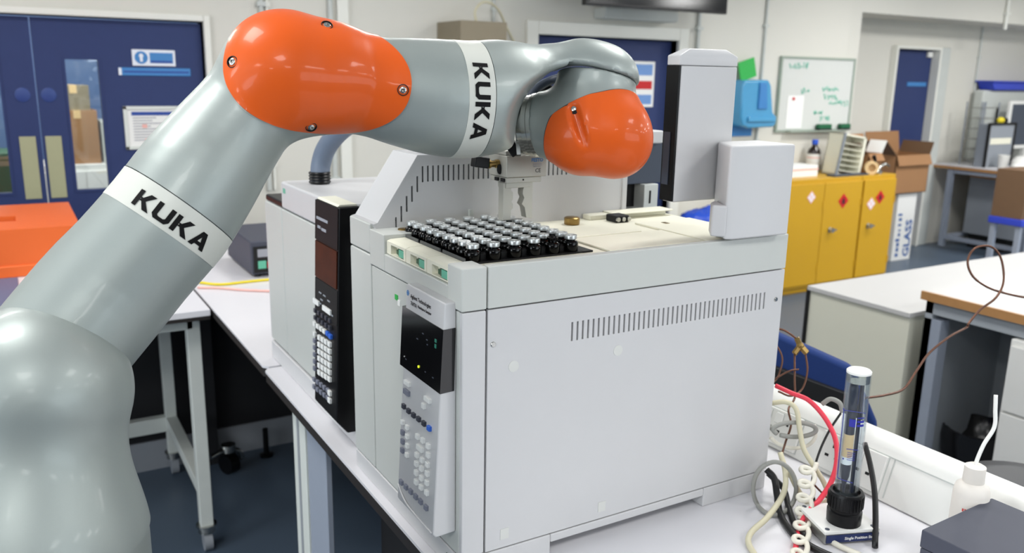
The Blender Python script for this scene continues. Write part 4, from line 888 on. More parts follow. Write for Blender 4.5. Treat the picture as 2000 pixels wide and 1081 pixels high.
P = pX(*c3(112, 95), HX); MB().obox(P-X3*.0006, Y3, Z3, X3, (.006, .0045, .0006)).build('green_label', 'green_card', h); P = pX(*c3(135, 145), HX); MB().obox(P-X3*.0006, Y3, Z3, X3, (.005, .005, .0006)).build('white_label', 'paper', h)
c4 = lambda x, y: (750+x/3.606, 760+y/3.606)
def pkey(px_, w, hh, m): 
    P = pplane(*px_); return MB().obox(P+pn*.0022, Y3, ps, pn, (w/2, hh/2, .0024)).build('key', m, cp, bevel=.0006)
pkey(c3(215, 850), .020, .0072, 'key_white'); pkey(c3(210, 930), .020, .0085, 'key_grey'); pkey(c3(395, 995), .020, .0072, 'key_white'); pkey(c3(360, 1050), .0095, .0085, 'key_white')
for k, p_ in enumerate(((148, 122), (182, 155), (217, 185), (253, 212), (290, 243), (327, 277))): pkey(c4(*p_), .0098, .0078, 'key_blue' if k == 5 else 'key_dark')
for p_ in ((140, 235), (172, 270), (172, 335), (172, 400), (170, 465)): pkey(c4(*p_), .0092, .0072, 'key_white')
for p_ in ((140, 307), (140, 370), (138, 432)): pkey(c4(*p_), .0092, .0082, 'key_grey')
for p_ in ((245, 335), (282, 362), (320, 402), (320, 465), (240, 465), (277, 500), (315, 532), (237, 527), (273, 560), (313, 595), (235, 590), (272, 627), (311, 660), (235, 655), (270, 692), (309, 730)): pkey(c4(*p_), .0096, .0082, 'key_white')
pkey(c4(262, 418), .0205, .0082, 'key_white')
for p_ in ((130, 657), (163, 690), (197, 722), (232, 758), (267, 793), (305, 835)): pkey(c4(*p_), .0100, .0082, 'key_grey')

# --- vials in three racks: 9 across, 6 deep
vx = [.5955+.0363*i for i in range(6)]; vy = [1.1285+.0273*j+.0032*(j//3) for j in range(9)]
for k in range(3):
    ya, yb = vy[3*k]-.0138, vy[3*k+2]+.0138
    r_ = thing('vial_rack', (.69, (ya+yb)/2, DK), ('black vial rack nearest the camera', 'middle black vial rack of the three', 'black vial rack nearest the slotted hood')[k], 'rack', 'vial racks on the sampler deck')
    b = MB(); b.box(.578, .792, ya, yb, DK, DK+.003)
    b.build('rack_base', 'vial_rack', r_, bevel=.001)
    MB().box(vx[0], vx[-1], vy[3*k], vy[3*k+2], DK+.003, DK+.0115).build('rack_core', 'vial_rack', r_)
    MB().box(.576, .578, ya+.003, yb-.003, DK-.0, DK+.010).build('front_plate', 'rack_plate', r_)
    if k == 0: MB().box(.792, .812, ya, yb, DK, DK+.003).build('end_tab', 'vial_rack', r_)
VZ = DK+.0005; VH = 1.4375-VZ
def make_vial():
    v = thing('sample_vial', (0, 0, VZ), 'dark glass vial with crimped silver cap standing in a rack', 'vial', 'capped vials in the sampler racks')
    gl = MB(); gl.lathe([(.0118, 0), (.0126, .001), (.0126, VH-.0135), (.0118, VH-.0112), (.0078, VH-.0088), (.0075, VH-.004)], (0, 0, VZ), n=22); gl.build('glass_body', 'vial_glass', v, smooth=50)
    c_ = MB(); c_.lathe([(.0092, VH-.0072), (.0102, VH-.0064), (.0103, VH-.0010), (.0098, VH), (.0050, VH), (.0048, VH-.0006)], (0, 0, VZ), n=24); cp_ = c_.build('crimp_cap', 'alu_cap', v, smooth=35)
    MB().lathe([(.0047, VH-.001), (.0047, VH-.0004)], (0, 0, VZ), n=16).build('septum', 'shade_grey', cp_)
    return v
ORD = ('first', 'second', 'third', 'fourth', 'fifth', 'sixth', 'seventh', 'eighth', 'ninth')
v0 = make_vial(); first = True; rv = random.Random(11)
for i, x in enumerate(vx):
    for j, y in enumerate(vy):
        o = v0 if first else copy_tree(v0); first = False
        o['label'] = f'silver-capped dark vial, {ORD[i]} row back from the tray fronts, {ORD[j]} from the side rail'; o.location = (x+rv.uniform(-.0012, .0012), y+rv.uniform(-.0008, .0008), VZ); o.rotation_euler.z = rv.uniform(0, 6)
        if (i, j) == (4, 0):
            for ch in list(o.children):
                if ch.name.startswith('crimp_cap'):
                    for g_ in list(ch.children): bpy.data.objects.remove(g_)
                    bpy.data.objects.remove(ch)
            o['label'] = 'the one dark vial without a silver cap, in the near rack'; del o['group']
            MB_ = MB().lathe([(.0078, VH-.006), (.0095, VH-.005), (.0095, VH-.001), (.0072, VH-.001), (.0066, VH-.004)], (x, y, VZ), n=20)
            ORG[o.name] = np.array(o.location) if False else np.array((x, y, VZ)); o.location = (x, y, VZ); o.rotation_euler.z = 0; MB_.build('glass_rim', 'vial_glass', o, smooth=50)

# ================================================================== ROBOT ARM (blended solid, meshed by surface nets)
def rcone(p, a, b, r1, r2):
    ba = b-a; l2 = ba@ba; rr = r1-r2; a2 = max(l2-rr*rr, 1e-9); il2 = 1/l2; pa = p-a; y = pa@ba; z = y-l2
    w = pa*l2-np.outer(y, ba); x2 = (w*w).sum(1); y2 = y*y*l2; z2 = z*z*l2; k = np.sign(rr)*rr*rr*x2
    return np.where(np.sign(z)*a2*z2 > k, np.sqrt(x2+z2)*il2-r2, np.where(np.sign(y)*a2*y2 < k, np.sqrt(x2+y2)*il2-r1, (np.sqrt(x2*a2*il2)+y*rr)*il2-r1))
def smin(a, b, k): hh = np.maximum(k-np.abs(a-b), 0)/k; return np.minimum(a, b)-hh*hh*k*.25
def smax(a, b, k): return -smin(-a, -b, k)
def sell(p, c, A, r):                        # ellipsoid with axes rows A
    q = (p-c)@A.T; k0 = np.sqrt(((q/r)**2).sum(1)); k1 = np.sqrt(((q/(r*r))**2).sum(1)); return k0*(k0-1)/np.maximum(k1, 1e-9)
def chain(lst, n=3):
    P = catmull([np.append(pd(x, y, D), rp*D/F) for x, y, D, rp in lst], n); return [(q[:3], q[3]) for q in P]
def schain(p, ch):
    d = None
    for (a, r1), (b, r2) in zip(ch[:-1], ch[1:]):
        e = rcone(p, a, b, r1, r2); d = e if d is None else np.minimum(d, e)
    return d
def net(sdf, lo, hi, st, smooth=6):
    lo = np.array(lo); hi = np.array(hi); K = 4; n = (np.ceil((hi-lo)/(st*K)).astype(int)+1)*K
    cn = n//K
    ci = np.stack(np.meshgrid(*[np.arange(c) for c in cn], indexing='ij'), -1).reshape(-1, 3)
    dc = sdf(lo+(ci*K+K/2-.5)*st).reshape(cn)
    D = np.repeat(np.repeat(np.repeat(dc, K, 0), K, 1), K, 2).copy()
    m = np.abs(D) < st*K*1.9
    ii = np.argwhere(m); D[m] = sdf(lo+ii*st)
    s = D < 0
    c = np.zeros(np.array(D.shape)-1, int)
    for dx in (0, 1):
        for dy in (0, 1):
            for dz in (0, 1): c += s[dx:D.shape[0]-1+dx, dy:D.shape[1]-1+dy, dz:D.shape[2]-1+dz]
    act = (c > 0) & (c < 8); idx = -np.ones(act.shape, int); cells = np.argwhere(act); idx[act] = np.arange(len(cells))
    acc = np.zeros((len(cells), 3)); cnt = np.zeros(len(cells))
    co = [np.array(q) for q in np.ndindex(2, 2, 2)]
    for a in co:
        for ax in range(3):
            if a[ax] == 0:
                b = a.copy(); b[ax] = 1
                da = D[tuple((cells+a).T)]; db = D[tuple((cells+b).T)]; cr = (da < 0) != (db < 0)
                t = np.where(cr, da/np.where(cr, da-db, 1), 0)
                pt = a+np.outer(t, (b-a)); acc[cr] += pt[cr]; cnt[cr] += 1
    V = lo+(cells+acc/cnt[:, None])*st
    Q = []
    for ax in range(3):
        o1, o2 = [(1, 2), (2, 0), (0, 1)][ax]
        sa = [slice(None)]*3; sb = [slice(None)]*3; sa[ax] = slice(0, -1); sb[ax] = slice(1, None)
        e = s[tuple(sa)] != s[tuple(sb)]; E_ = np.argwhere(e); E_ = E_[(E_[:, o1] > 0) & (E_[:, o2] > 0)]
        E_ = E_[(E_ < np.array(act.shape)).all(1)]
        u = np.zeros(3, int); u[o1] = 1; v = np.zeros(3, int); v[o2] = 1
        q = np.stack([idx[tuple((E_-u-v).T)], idx[tuple((E_-v).T)], idx[tuple(E_.T)], idx[tuple((E_-u).T)]], 1)
        fl = ~s[tuple(E_.T)]; q[fl] = q[fl][:, ::-1]; Q.append(q)
    Q = np.concatenate(Q); Q = Q[(Q >= 0).all(1)]
    def grad(P, h=.0008): return np.stack([(sdf(P+np.eye(3)[i]*h)-sdf(P-np.eye(3)[i]*h))/(2*h) for i in range(3)], 1)
    for _ in range(2):
        g = grad(V); V = V-(sdf(V)/np.maximum((g*g).sum(1), .3))[:, None]*g
    E_ = np.concatenate([Q[:, [0, 1]], Q[:, [1, 2]], Q[:, [2, 3]], Q[:, [3, 0]]])
    for it in range(smooth):
        a = np.zeros_like(V); k = np.zeros(len(V)); np.add.at(a, E_[:, 0], V[E_[:, 1]]); np.add.at(k, E_[:, 0], 1); np.add.at(a, E_[:, 1], V[E_[:, 0]]); np.add.at(k, E_[:, 1], 1)
        lap = a/np.maximum(k, 1)[:, None]-V; V = V+(.5 if it % 2 == 0 else -.52)*lap
    g = grad(V); N = g/np.maximum(np.linalg.norm(g, axis=1), 1e-9)[:, None]
    T = np.concatenate([Q[:, [0, 1, 2]], Q[:, [0, 2, 3]]]); return V, T, N
def clip(V, T, N, g):                        # keep g < 0, cutting triangles on g = 0
    V = list(map(np.array, V)); N = list(N); g = list(g); out = []; cut = {}; bd = []
    def mid(a, b):
        k = (min(a, b), max(a, b))
        if k not in cut:
            t = g[a]/(g[a]-g[b]); V.append(V[a]+(V[b]-V[a])*t); N.append(nrm(N[a]+(N[b]-N[a])*t)); g.append(0.0); cut[k] = len(V)-1
        return cut[k]
    ga = np.array(g); ins = ga[T] < 0; ns = ins.sum(1)
    out = [tuple(t) for t in T[ns == 3]]
    for t, m in zip(T[(ns > 0) & (ns < 3)], ins[(ns > 0) & (ns < 3)]):
        t = list(t)
        k = [i for i in range(3) if m[i]]
        if len(k) == 1:
            a, b, c = t[k[0]], t[(k[0]+1) % 3], t[(k[0]+2) % 3]; p, q = mid(a, b), mid(a, c); out.append((a, p, q)); bd.append((p, q))
        else:
            o = [i for i in range(3) if not m[i]][0]; a, b, c = t[o], t[(o+1) % 3], t[(o+2) % 3]; p, q = mid(a, b), mid(a, c); out += [(p, b, c), (p, c, q)]; bd.append((q, p))
    V = np.array(V); N = np.array(N); out = np.array(out); us = np.unique(out); mp = -np.ones(len(V), int); mp[us] = np.arange(len(us))
    return V[us], mp[out], N[us], [(mp[a], mp[b]) for a, b in bd]
def shell(V, T, N, bd, lift, skirt, name, m, parent):
    Vo = V+N*lift; n = len(Vo); vs = list(Vo); fs = [tuple(t) for t in T]; mp = {}
    for a, b in bd:
        for q in (a, b):
            if q not in mp: mp[q] = len(vs)+1; vs += [Vo[q], Vo[q]-N[q]*skirt]
        fs.append((mp[a]-1, mp[b]-1, mp[b], mp[a]))
    o = mesh_obj(name, vs, fs, m, parent); o.data.set_sharp_from_angle(angle=math.radians(50)); return o

rb = thing('robot_arm', (-.02, 1.2, 0), 'grey jointed robot arm with orange covers and KUKA bands', 'robot arm')
upper = chain([(40, 770, 1.07, 128), (190, 590, 1.12, 127), (260, 510, 1.135, 122), (331, 428, 1.15, 121), (385, 350, 1.165, 116), (432, 285, 1.18, 106), (487, 215, 1.19, 98), (545, 150, 1.195, 108)])
fore = chain([(564, 147, 1.20, 119), (600, 151, 1.21, 114), (640, 154, 1.22, 108), (690, 163, 1.24, 98), (740, 173, 1.255, 97), (790, 182, 1.27, 104), (850, 191, 1.29, 111), (905, 196, 1.31, 112), (950, 193, 1.325, 107), (985, 185, 1.335, 95)])
arch = chain([(975, 165, 1.335, 72), (1020, 150, 1.355, 58), (1070, 143, 1.375, 56), (1120, 142, 1.395, 58)])
domc = pd(1166, 152, 1.41)
hx = nrm(RT*math.cos(.18)-UP*math.sin(.18)); hu = nrm(UP*math.cos(.18)+RT*math.sin(.18)); hf = np.cross(hx, hu)   # tilted frame of the wrist hood
vd = nrm(domc-CAM)
DA = np.stack([hx, hu, hf]); DR = np.array((82, 68, 80))*1.41/F
cavc = pd(1128, 250, 1.40); cavr = 118*1.40/F
def sdf_arm(p):
    d = smin(schain(p, upper), schain(p, fore), .022)
    hd_ = smin(schain(p, arch), sell(p, domc, DA, DR), .03)
    d = smin(d, hd_, .03)
    q = p-cavc; q = q-np.outer(q@vd, vd); cut = np.linalg.norm(q, axis=1)-cavr
    d = smax(d, -cut, .012)
    # flat underside of the hood, only near the wrist
    pl_ = -((p-domc)@hu); near = np.linalg.norm((p-domc)-np.outer((p-domc)@hu, hu), axis=1)-.085
    return np.maximum(d, -np.maximum(-pl_, near)) if False else smax(d, np.minimum(pl_, -near), .003)
allp = np.array([q[0] for q in upper+fore+arch]+[domc]); lo = allp.min(0)-.12; hi = allp.max(0)+.12
V, T, N = net(sdf_arm, lo, hi, .0042)
# joints: planes at the distal edge of each band
A1 = pd(331, 427, 1.15); a1 = nrm(pd(432, 285, 1.18)-pd(190, 590, 1.12)); w1 = .0228
A2 = pd(900, 195, 1.308); a2 = nrm(pd(950, 195, 1.325)-pd(850, 191, 1.29)); w2 = .0215
s1 = (V-A1)@a1-w1; s2 = (V-A2)@a2-w2
GAP = .0006
def piece(g, name, par): v, t, n_, bd = clip(V, T, N, g); return shell(v, t, n_, bd, 0, .004, name, 'robot_grey', par)
ua = piece(s1+GAP, 'upper_arm', rb); el = piece(np.maximum(-s1+GAP, s2+GAP), 'elbow_link', rb); fa = piece(-s2+GAP, 'forearm', rb)
def band(Ax, ax, w, other, par, lift, name, m, lo_=None):
    g = np.maximum(np.abs((V-Ax)@ax)-w, other); v, t, n_, bd = clip(V, T, N, g); return shell(v, t, n_, bd, lift, .002, name, m, par)
far1 = np.linalg.norm(V-A1, axis=1)-.16; far2 = np.linalg.norm(V-A2, axis=1)-.16
band(A1, a1, w1-.0008, far1, ua, .0006, 'logo_band', 'robot_band'); band(A2, a2, w2-.0008, far2, el, .0006, 'logo_band', 'robot_band')
g = np.maximum(np.abs((V-A1)@a1-w1)-.0012, far1); v, t, n_, bd = clip(V, T, N, g); shell(v, t, n_, bd, -.0012, .001, 'joint_seam', 'seam', ua)
g = np.maximum(np.abs((V-A2)@a2-w2)-.0012, far2); v, t, n_, bd = clip(V, T, N, g); shell(v, t, n_, bd, -.0012, .001, 'joint_seam', 'seam', el)
# KUKA lettering wrapped round the bands
GL = {'K': [[(0, 0), (.29, 0), (.29, 1), (0, 1)], [(.26, .40), (.58, .40), (1.10, 1), (.72, 1)], [(.26, .62), (.55, .62), (1.16, 0), (.76, 0)]],
      'U': [[(0, .28), (.29, .28), (.29, 1), (0, 1)], [(.80, .28), (1.09, .28), (1.09, 1), (.80, 1)], [(0, .29), (.29, .29), (.38, .22), (.19, 0), (0, .2)], [(.19, 0), (.38, .22), (.71, .22), (.90, 0)], [(.71, .22), (.80, .29), (1.09, .29), (1.09, .2), (.90, 0)]],
      'A': [[(0, 0), (.32, 0), (.70, 1), (.44, 1)], [(.44, 1), (.80, 1), (1.22, 0), (.88, 0)], [(.20, .17), (1.0, .17), (.92, .38), (.30, .38)]]}
def kuka(Ax, ax, hgt, par, sdf, R, shift=0.0):
    n0 = CAM-Ax; n0 = nrm(n0-ax*(n0@ax)); bb_ = np.cross(ax, n0); tris = []; x = 0; wid = {'K': 1.16, 'U': 1.09, 'A': 1.22}
    for chh in 'KUKA':
        for pol in GL[chh]:
            P_ = [np.array((x+a, b)) for a, b in pol]
            for i in range(1, len(P_)-1):
                st = [(P_[0], P_[i], P_[i+1])]
                for _ in range(3):
                    st = [q for a, b, c in st for q in ((a, (a+b)/2, (a+c)/2), (b, (b+c)/2, (a+b)/2), (c, (a+c)/2, (b+c)/2), ((a+b)/2, (b+c)/2, (a+c)/2))]
                tris += st
        x += wid[chh]+.14
    tot = x-.14; U = np.array([q for t_ in tris for q in t_]); u = (U[:, 0]-tot/2)*hgt*.98; v = (U[:, 1]-.5)*hgt
    ang = u/R+shift; dr = np.outer(np.cos(ang), n0)+np.outer(np.sin(ang), bb_); base = Ax+np.outer(v, ax); tt = np.full(len(u), R*1.02)
    for _ in range(8): tt -= sdf(base+dr*tt[:, None])*.95
    P_ = base+dr*(tt+.0014)[:, None]
    return mesh_obj('kuka_lettering', P_, [(3*i, 3*i+1, 3*i+2) for i in range(len(tris))], 'kuka_black', par)
kuka(A1-a1*.0045, a1, .0224, ua, sdf_arm, 121*1.15/F, .07); kuka(A2, a2, .0236, el, sdf_arm, 112*1.31/F, .02)
# orange elbow cover
ec = pd(626, 144, 1.11); ew = nrm(CAM-ec); eu = RT-ew*(RT@ew); eu = nrm(eu); ev = np.cross(ew, eu)
def uv(P): q = P-ec; return q@eu*F/1.11, q@ev*F/1.11, q@ew
def cover_g(P):
    u, v, w = uv(P); c, s = math.cos(math.radians(-11)), math.sin(math.radians(-11)); x = u*c+v*s; y = -u*s+v*c
    hw_ = 121-.05*(x)-np.where(x > 0, .0006*x*x*.0, 0); return ((np.abs(x)/187)**2.25+(np.abs(y)/np.maximum(hw_, 20))**2.25)**(1/2.25)-1
back = np.maximum(-(s1), -((V-pd(600, 150, 1.215))@ew)-.02)
g = np.maximum(cover_g(V)*.11, back); v, t, n_, bd = clip(V, T, N, g); oc = shell(v, t, n_, bd, .0022, .0035, 'orange_cover', 'robot_orange', rb)
g = np.maximum((cover_g(V)-.018)*.11, back); v, t, n_, bd = clip(V, T, N, g); shell(v, t, n_, bd, .0008, .002, 'cover_gasket', 'robot_grey', oc)
def surf(x, y, sdf, D=.9):
    p = pd(x, y, D); d = nrm(ray(x, y))
    for _ in range(80): p = p+d*float(sdf(p[None])[0])*.9
    h_ = .001; n_ = nrm([float((sdf((p+np.eye(3)[i]*h_)[None])-sdf((p-np.eye(3)[i]*h_)[None]))[0]) for i in range(3)]); return p, n_
def cap_screw(x, y, sdf, par, r=.0052):
    p, n_ = surf(x, y, sdf); n_ = nrm(n_+.35*nrm(CAM-p))
    sk = MB().lathe([(r*1.55, -.004), (r*1.55, .0032), (r*1.35, .0036), (r*1.3, .0012), (.0002, .001)], p, n_, 22).build('screw_well', 'black_matte', par, smooth=40)
    MB().lathe([(r*.9, .001), (r*.9, .0036), (r*.7, .0042), (r*.42, .0042), (r*.4, .0025), (.0002, .0024)], p, n_, 18).build('screw', 'steel', sk, smooth=40)
for x, y in ((638, 52), (456, 122), (787, 176), (607, 246)): cap_screw(x, y, sdf_arm, oc)

# shoulder and base
shp = chain([(72, 768, 1.06, 178), (68, 810, 1.06, 177), (62, 870, 1.06, 174), (56, 960, 1.06, 184), (50, 1075, 1.06, 238), (50, 1180, 1.06, 246), (50, 1290, 1.06, 246)], 4)
shb = pd(75, 762, 1.06)
sA = [pd(72, 768, 1.06), pd(58, 970, 1.06), pd(50, 1090, 1.06), pd(50, 1290, 1.06)]; pm = 1.06/F
def sdf_sh(p): return smin(rcone(p, sA[0], sA[1], 175*pm, 146*pm), rcone(p, sA[2], sA[3], 230*pm, 246*pm), .065)
pts = np.array([q[0] for q in shp]); Vs, Ts, Ns = net(sdf_sh, pts.min(0)-.19, pts.max(0)+.19, .006, 24)
sax = nrm(pd(55, 1120, 1.06)-pd(58, 960, 1.06)); sp_ = pd(56, 1052, 1.06)
gs = (Vs-sp_)@np.array((0, 0, -1.0))
v, t, n_, bd = clip(Vs, Ts, Ns, gs+.0006); shell(v, t, n_, bd, 0, .004, 'shoulder_link', 'robot_grey', rb)
v, t, n_, bd = clip(Vs, Ts, Ns, -gs+.0006); bs = shell(v, t, n_, bd, -.003, .004, 'base_link', 'robot_grey', rb)
bc_ = pd(58, 1180, 1.06); zb_ = bc_[2]
MB().lathe([(.17, 0), (.17, .03), (.15, .05), (.13, zb_-.03-0)], (bc_[0], bc_[1], 0), n=40).build('pedestal', 'robot_grey', rb, smooth=40)

# wrist
WD = 1.40
wc1, wr1 = pd(1190, 262, WD-.005), 80*WD/F
wc2, wr2 = pd(1141, 262, WD-.005), 79*WD/F
nk0 = domc-hu*.001; nk1 = domc-hu*.075
fl0, fl1 = pd(1125, 240, WD+.005), pd(1056, 245, WD+.03); fax = nrm(fl1-fl0); flr = 66*WD/F
gr0, gr1 = surf, None
def capcyl(p, a, ax, r, h0, h1, rnd):
    q = p-a; y = q@ax; x = np.linalg.norm(q-np.outer(y, ax), axis=1); dy = np.maximum(h0-y, y-h1); dx = x-r
    return np.minimum(np.maximum(dx, dy)+rnd, 0)+np.sqrt(np.maximum(dx+rnd, 0)**2+np.maximum(dy+rnd, 0)**2)-rnd
wc3, wr3 = pd(1205, 281, WD-.005), 64*WD/F
def ballw(p): return smin(rcone(p, wc2, wc1, wr2, wr1), np.linalg.norm(p-wc3, axis=1)-wr3, .012)
def wrist_raw(p):
    d = smin(ballw(p), capcyl(p, domc, -hu, 78*WD/F, .0012, .07, .003), .028)
    return smin(d, capcyl(p, fl0, fax, flr, -.04, np.linalg.norm(fl1-fl0), .003), .022)
gA, _n = surf(1120, 213, wrist_raw, 1.1); gB, _n2 = surf(1143, 284, wrist_raw, 1.1)
gn = nrm(_n+_n2)
def sdf_w(p): return smax(wrist_raw(p), -rcone(p, gA+gn*.0035, gB+gn*.0065, .0105, .0095), .003)
pts = np.array([wc1, wc2, fl1, nk0]); Vw, Tw, Nw = net(sdf_w, pts.min(0)-.1, pts.max(0)+.1, .0032)
wr = shell(Vw, Tw, Nw, [], 0, 0, 'wrist_link', 'robot_grey', rb)
qa, qb, qc = pd(1056, 268, WD), pd(1262, 196, WD), surf(1150, 186, wrist_raw, 1.1)[0]
cn_ = nrm(np.cross(qb-qa, qc-qa)); cn_ = cn_ if cn_@(wc1-hu*.1-qa) < 0 else -cn_
gW = (Vw-qa)@cn_
ball = ballw(Vw); lim_ = ball-.0045-np.maximum(0, (Vw-wc2)@hx+.035)*3
v, t, n_, bd = clip(Vw, Tw, Nw, np.maximum(gW, lim_)); wcov = shell(v, t, n_, bd, .002, .0035, 'orange_cover', 'robot_orange', rb)
v, t, n_, bd = clip(Vw, Tw, Nw, np.maximum(gW-.0016, lim_-.001)); shell(v, t, n_, bd, .0004, .002, 'cover_gasket', 'seam', wcov)
p, n_ = gA-gn*.001, gn
sk = MB().lathe([(.008, -.002), (.008, .0004), (.0002, .0005)], p-gn*.004, nrm(gn+UP*.2), 18).build('screw_well', 'black_matte', wcov); MB().lathe([(.0042, 0), (.0042, .003), (.003, .0036)], p-gn*.004, nrm(gn+UP*.2), 16).build('screw', 'steel', sk, smooth=40)
# flange
fc = fl1; b = MB(); b.lathe([(flr*.97, -.002), (flr*.97, .006), (flr*.93, .008), (flr*.93, .016), (flr*.86, .018), (flr*.86, .026), (flr*.3, .027)], fc, fax, 48); fg = b.build('flange', 'steel', rb, smooth=40)
u_, v_, _ = basis(fax)
for k in range(8):
    a = k*math.pi/4+.2; MB().lathe([(.004, 0), (.004, .005)], fc+fax*.026+(u_*math.cos(a)+v_*math.sin(a))*flr*.72, fax, 10).build('flange_bolt', 'steel', fg, smooth=40)
cab = MB(); cab.tube([pd(1100, 150, 1.45), pd(1075, 158, 1.46), pd(1050, 172, 1.455), pd(1030, 200, 1.45), pd(1015, 240, 1.45)], .0075, 10); cab.build('dress_cable', 'slate_metal', fg, smooth=180)
cab = MB(); cab.tube([pd(1090, 178, 1.47), pd(1062, 172, 1.475), pd(1040, 192, 1.47), pd(1022, 230, 1.46)], .006, 10); cab.build('dress_cable', 'black_plastic', fg, smooth=180)

# gripper
GD = 1.468; al = math.radians(30)
ge = nrm(np.array((math.cos(YAW), -math.sin(YAW), 0))*math.cos(al)+np.array((math.sin(YAW), math.cos(YAW), 0))*math.sin(al)); gf = np.array((-ge[1], ge[0], 0))    # along the face, away from the camera
pxm = GD/F
o0 = pd(990, 305, GD)                         # near upper corner between the two faces
def gbox(u0, u1, d0, d1, z0, z1): c_ = o0+ge*(u0+u1)/2+gf*(d0+d1)/2+Z3*(z0+z1)/2; return (c_, ge, gf, Z3, (abs(u1-u0)/2, abs(d1-d0)/2, abs(z1-z0)/2))
gw = .0815; gd_ = .066
gb = MB().obox(*gbox(0, gw, 0, gd_, -.038, 0)).build('gripper', 'gripper_alu', rb, bevel=.0015)
MB().obox(*gbox(.002, gw-.008, .004, gd_-.004, -.048, -.0385)).build('lower_plate', 'gripper_alu', gb, bevel=.001)
MB().obox(*gbox(.0, gw-.012, .004, gd_-.002, .0005, .008)).build('adapter_plate', 'gripper_alu', gb, bevel=.001)
# bracket from flange down to the gripper
bk = MB(); pl0 = fc+fax*.027; w_ = np.cross(fax, Z3); w_ = nrm(w_)
bk.obox(pl0+fax*.004-Z3*.02, fax, w_, np.cross(fax, w_), (.004, .026, .026)); bt = o0+ge*.036+gf*.032+Z3*.012
bk.obox((pl0-Z3*.045+bt)/2, nrm(bt-(pl0-Z3*.045)), np.cross(nrm(bt-(pl0-Z3*.045)), w_), w_, (np.linalg.norm(bt-(pl0-Z3*.045))/2+.004, .006, .022)); bk.build('bracket', 'steel_dull', gb, bevel=.001)
def elbow(p0, p1, p2, r, m, nm, par): return MB().tube([p0, p1, p2], r, 12, 1).build(nm, m, par, smooth=50)
fp = o0+gf*.03-Z3*.016; 
MB().lathe([(.0075, 0), (.0075, .006), (.006, .007), (.006, .016), (.008, .017), (.008, .021)], fp, -ge, 16).build('brass_fitting', 'brass', gb, smooth=40)
MB().lathe([(.006, 0), (.006, .003)], fp-ge*.021, -ge, 16).build('fitting_ring', 'green_card', gb)
b = MB(); q0 = fp-ge*.023; b.obox(q0-ge*.013+Z3*.004, nrm(ge-.15*Z3), gf, nrm(Z3+.15*ge), (.014, .0095, .0095)); b.tube([q0-ge*.016+Z3*.008, q0-ge*.02+Z3*.022, q0-ge*.012+Z3*.045], .007, 10); b.build('elbow_connector', 'black_plastic', gb, bevel=.002)
f2 = pd(1008, 298, GD-.02); f3 = pd(988, 268, GD-.02); b = MB(); b.obox((f2+f3)/2, nrm(f3-f2), np.cross(nrm(f3-f2), vd), vd, (np.linalg.norm(f3-f2)/2+.004, .009, .009)); b.tube([f3, pd(975, 262, GD-.0), pd(985, 235, GD+.01)], .007, 10); b.build('elbow_connector', 'black_plastic', gb, bevel=.002)
f4 = pd(1026, 284, GD-.015); MB().cyl(f2+(f4-f2)*.2, f4, .006).build('brass_fitting', 'brass', gb, smooth=40)
c_ = o0+gf*.02-Z3*.032-ge*.001; MB().ell(o0+gf*.022-Z3*.025-ge*.001, (.006, .004, .009), 14, 10).build('port', 'black_matte', gb)
for k in (.008, .03): MB().obox(*gbox(-.001, .003, k, k+.012, -.046, -.04)).build('lower_port', 'black_matte', gb)
MB().lathe([(.0016, 0), (.0016, .0006)], o0+ge*.036-Z3*.043+gf*.004, -gf, 10).build('set_screw', 'black_matte', gb)
text('FESTO', .0085, o0+ge*(gw-.032)-Z3*.0115, ge, Z3, -gf, 'lettering', 'sign_blue', gb, .0004, bold=.0003)
text('CE', .010, o0+ge*(gw-.024)-Z3*.0305, ge, Z3, -gf, 'ce_mark', 'ink', gb, .0004)
b = MB()
for k in range(3): b.obox(o0+ge*(gw-.020)-Z3*(.0155+.0025*k)-gf*.0003, ge, gf, Z3, (.009-.002*(k == 2), .0003, .0005))
b.build('small_print', 'print_grey', gb)
MB().obox(*gbox(.006, .056, .012, .042, -.058, -.0485)).build('jaw_carrier', 'gripper_alu', gb, bevel=.0008)
zf = -.058-.057
for nm_, prof_ in (('l', [(.002, -.0485), (.018, -.0485), (.018, -.062), (.0215, -.066), (.0215, -.078), (.019, -.082), (.022, -.087), (.022, -.094), (.018, -.098), (.018, zf), (.002, zf)]),
                   ('r', [(.062, -.0485), (.048, -.0485), (.042, -.062), (.0415, -.070), (.045, -.077), (.040, -.088), (.046, -.094), (.050, zf+.002), (.062, zf)])):
    b = MB(); b.prism(prof_, (o0+gf*.014, ge, Z3, gf), .018); b.build('finger', 'gripper_alu', gb, bevel=.0006)

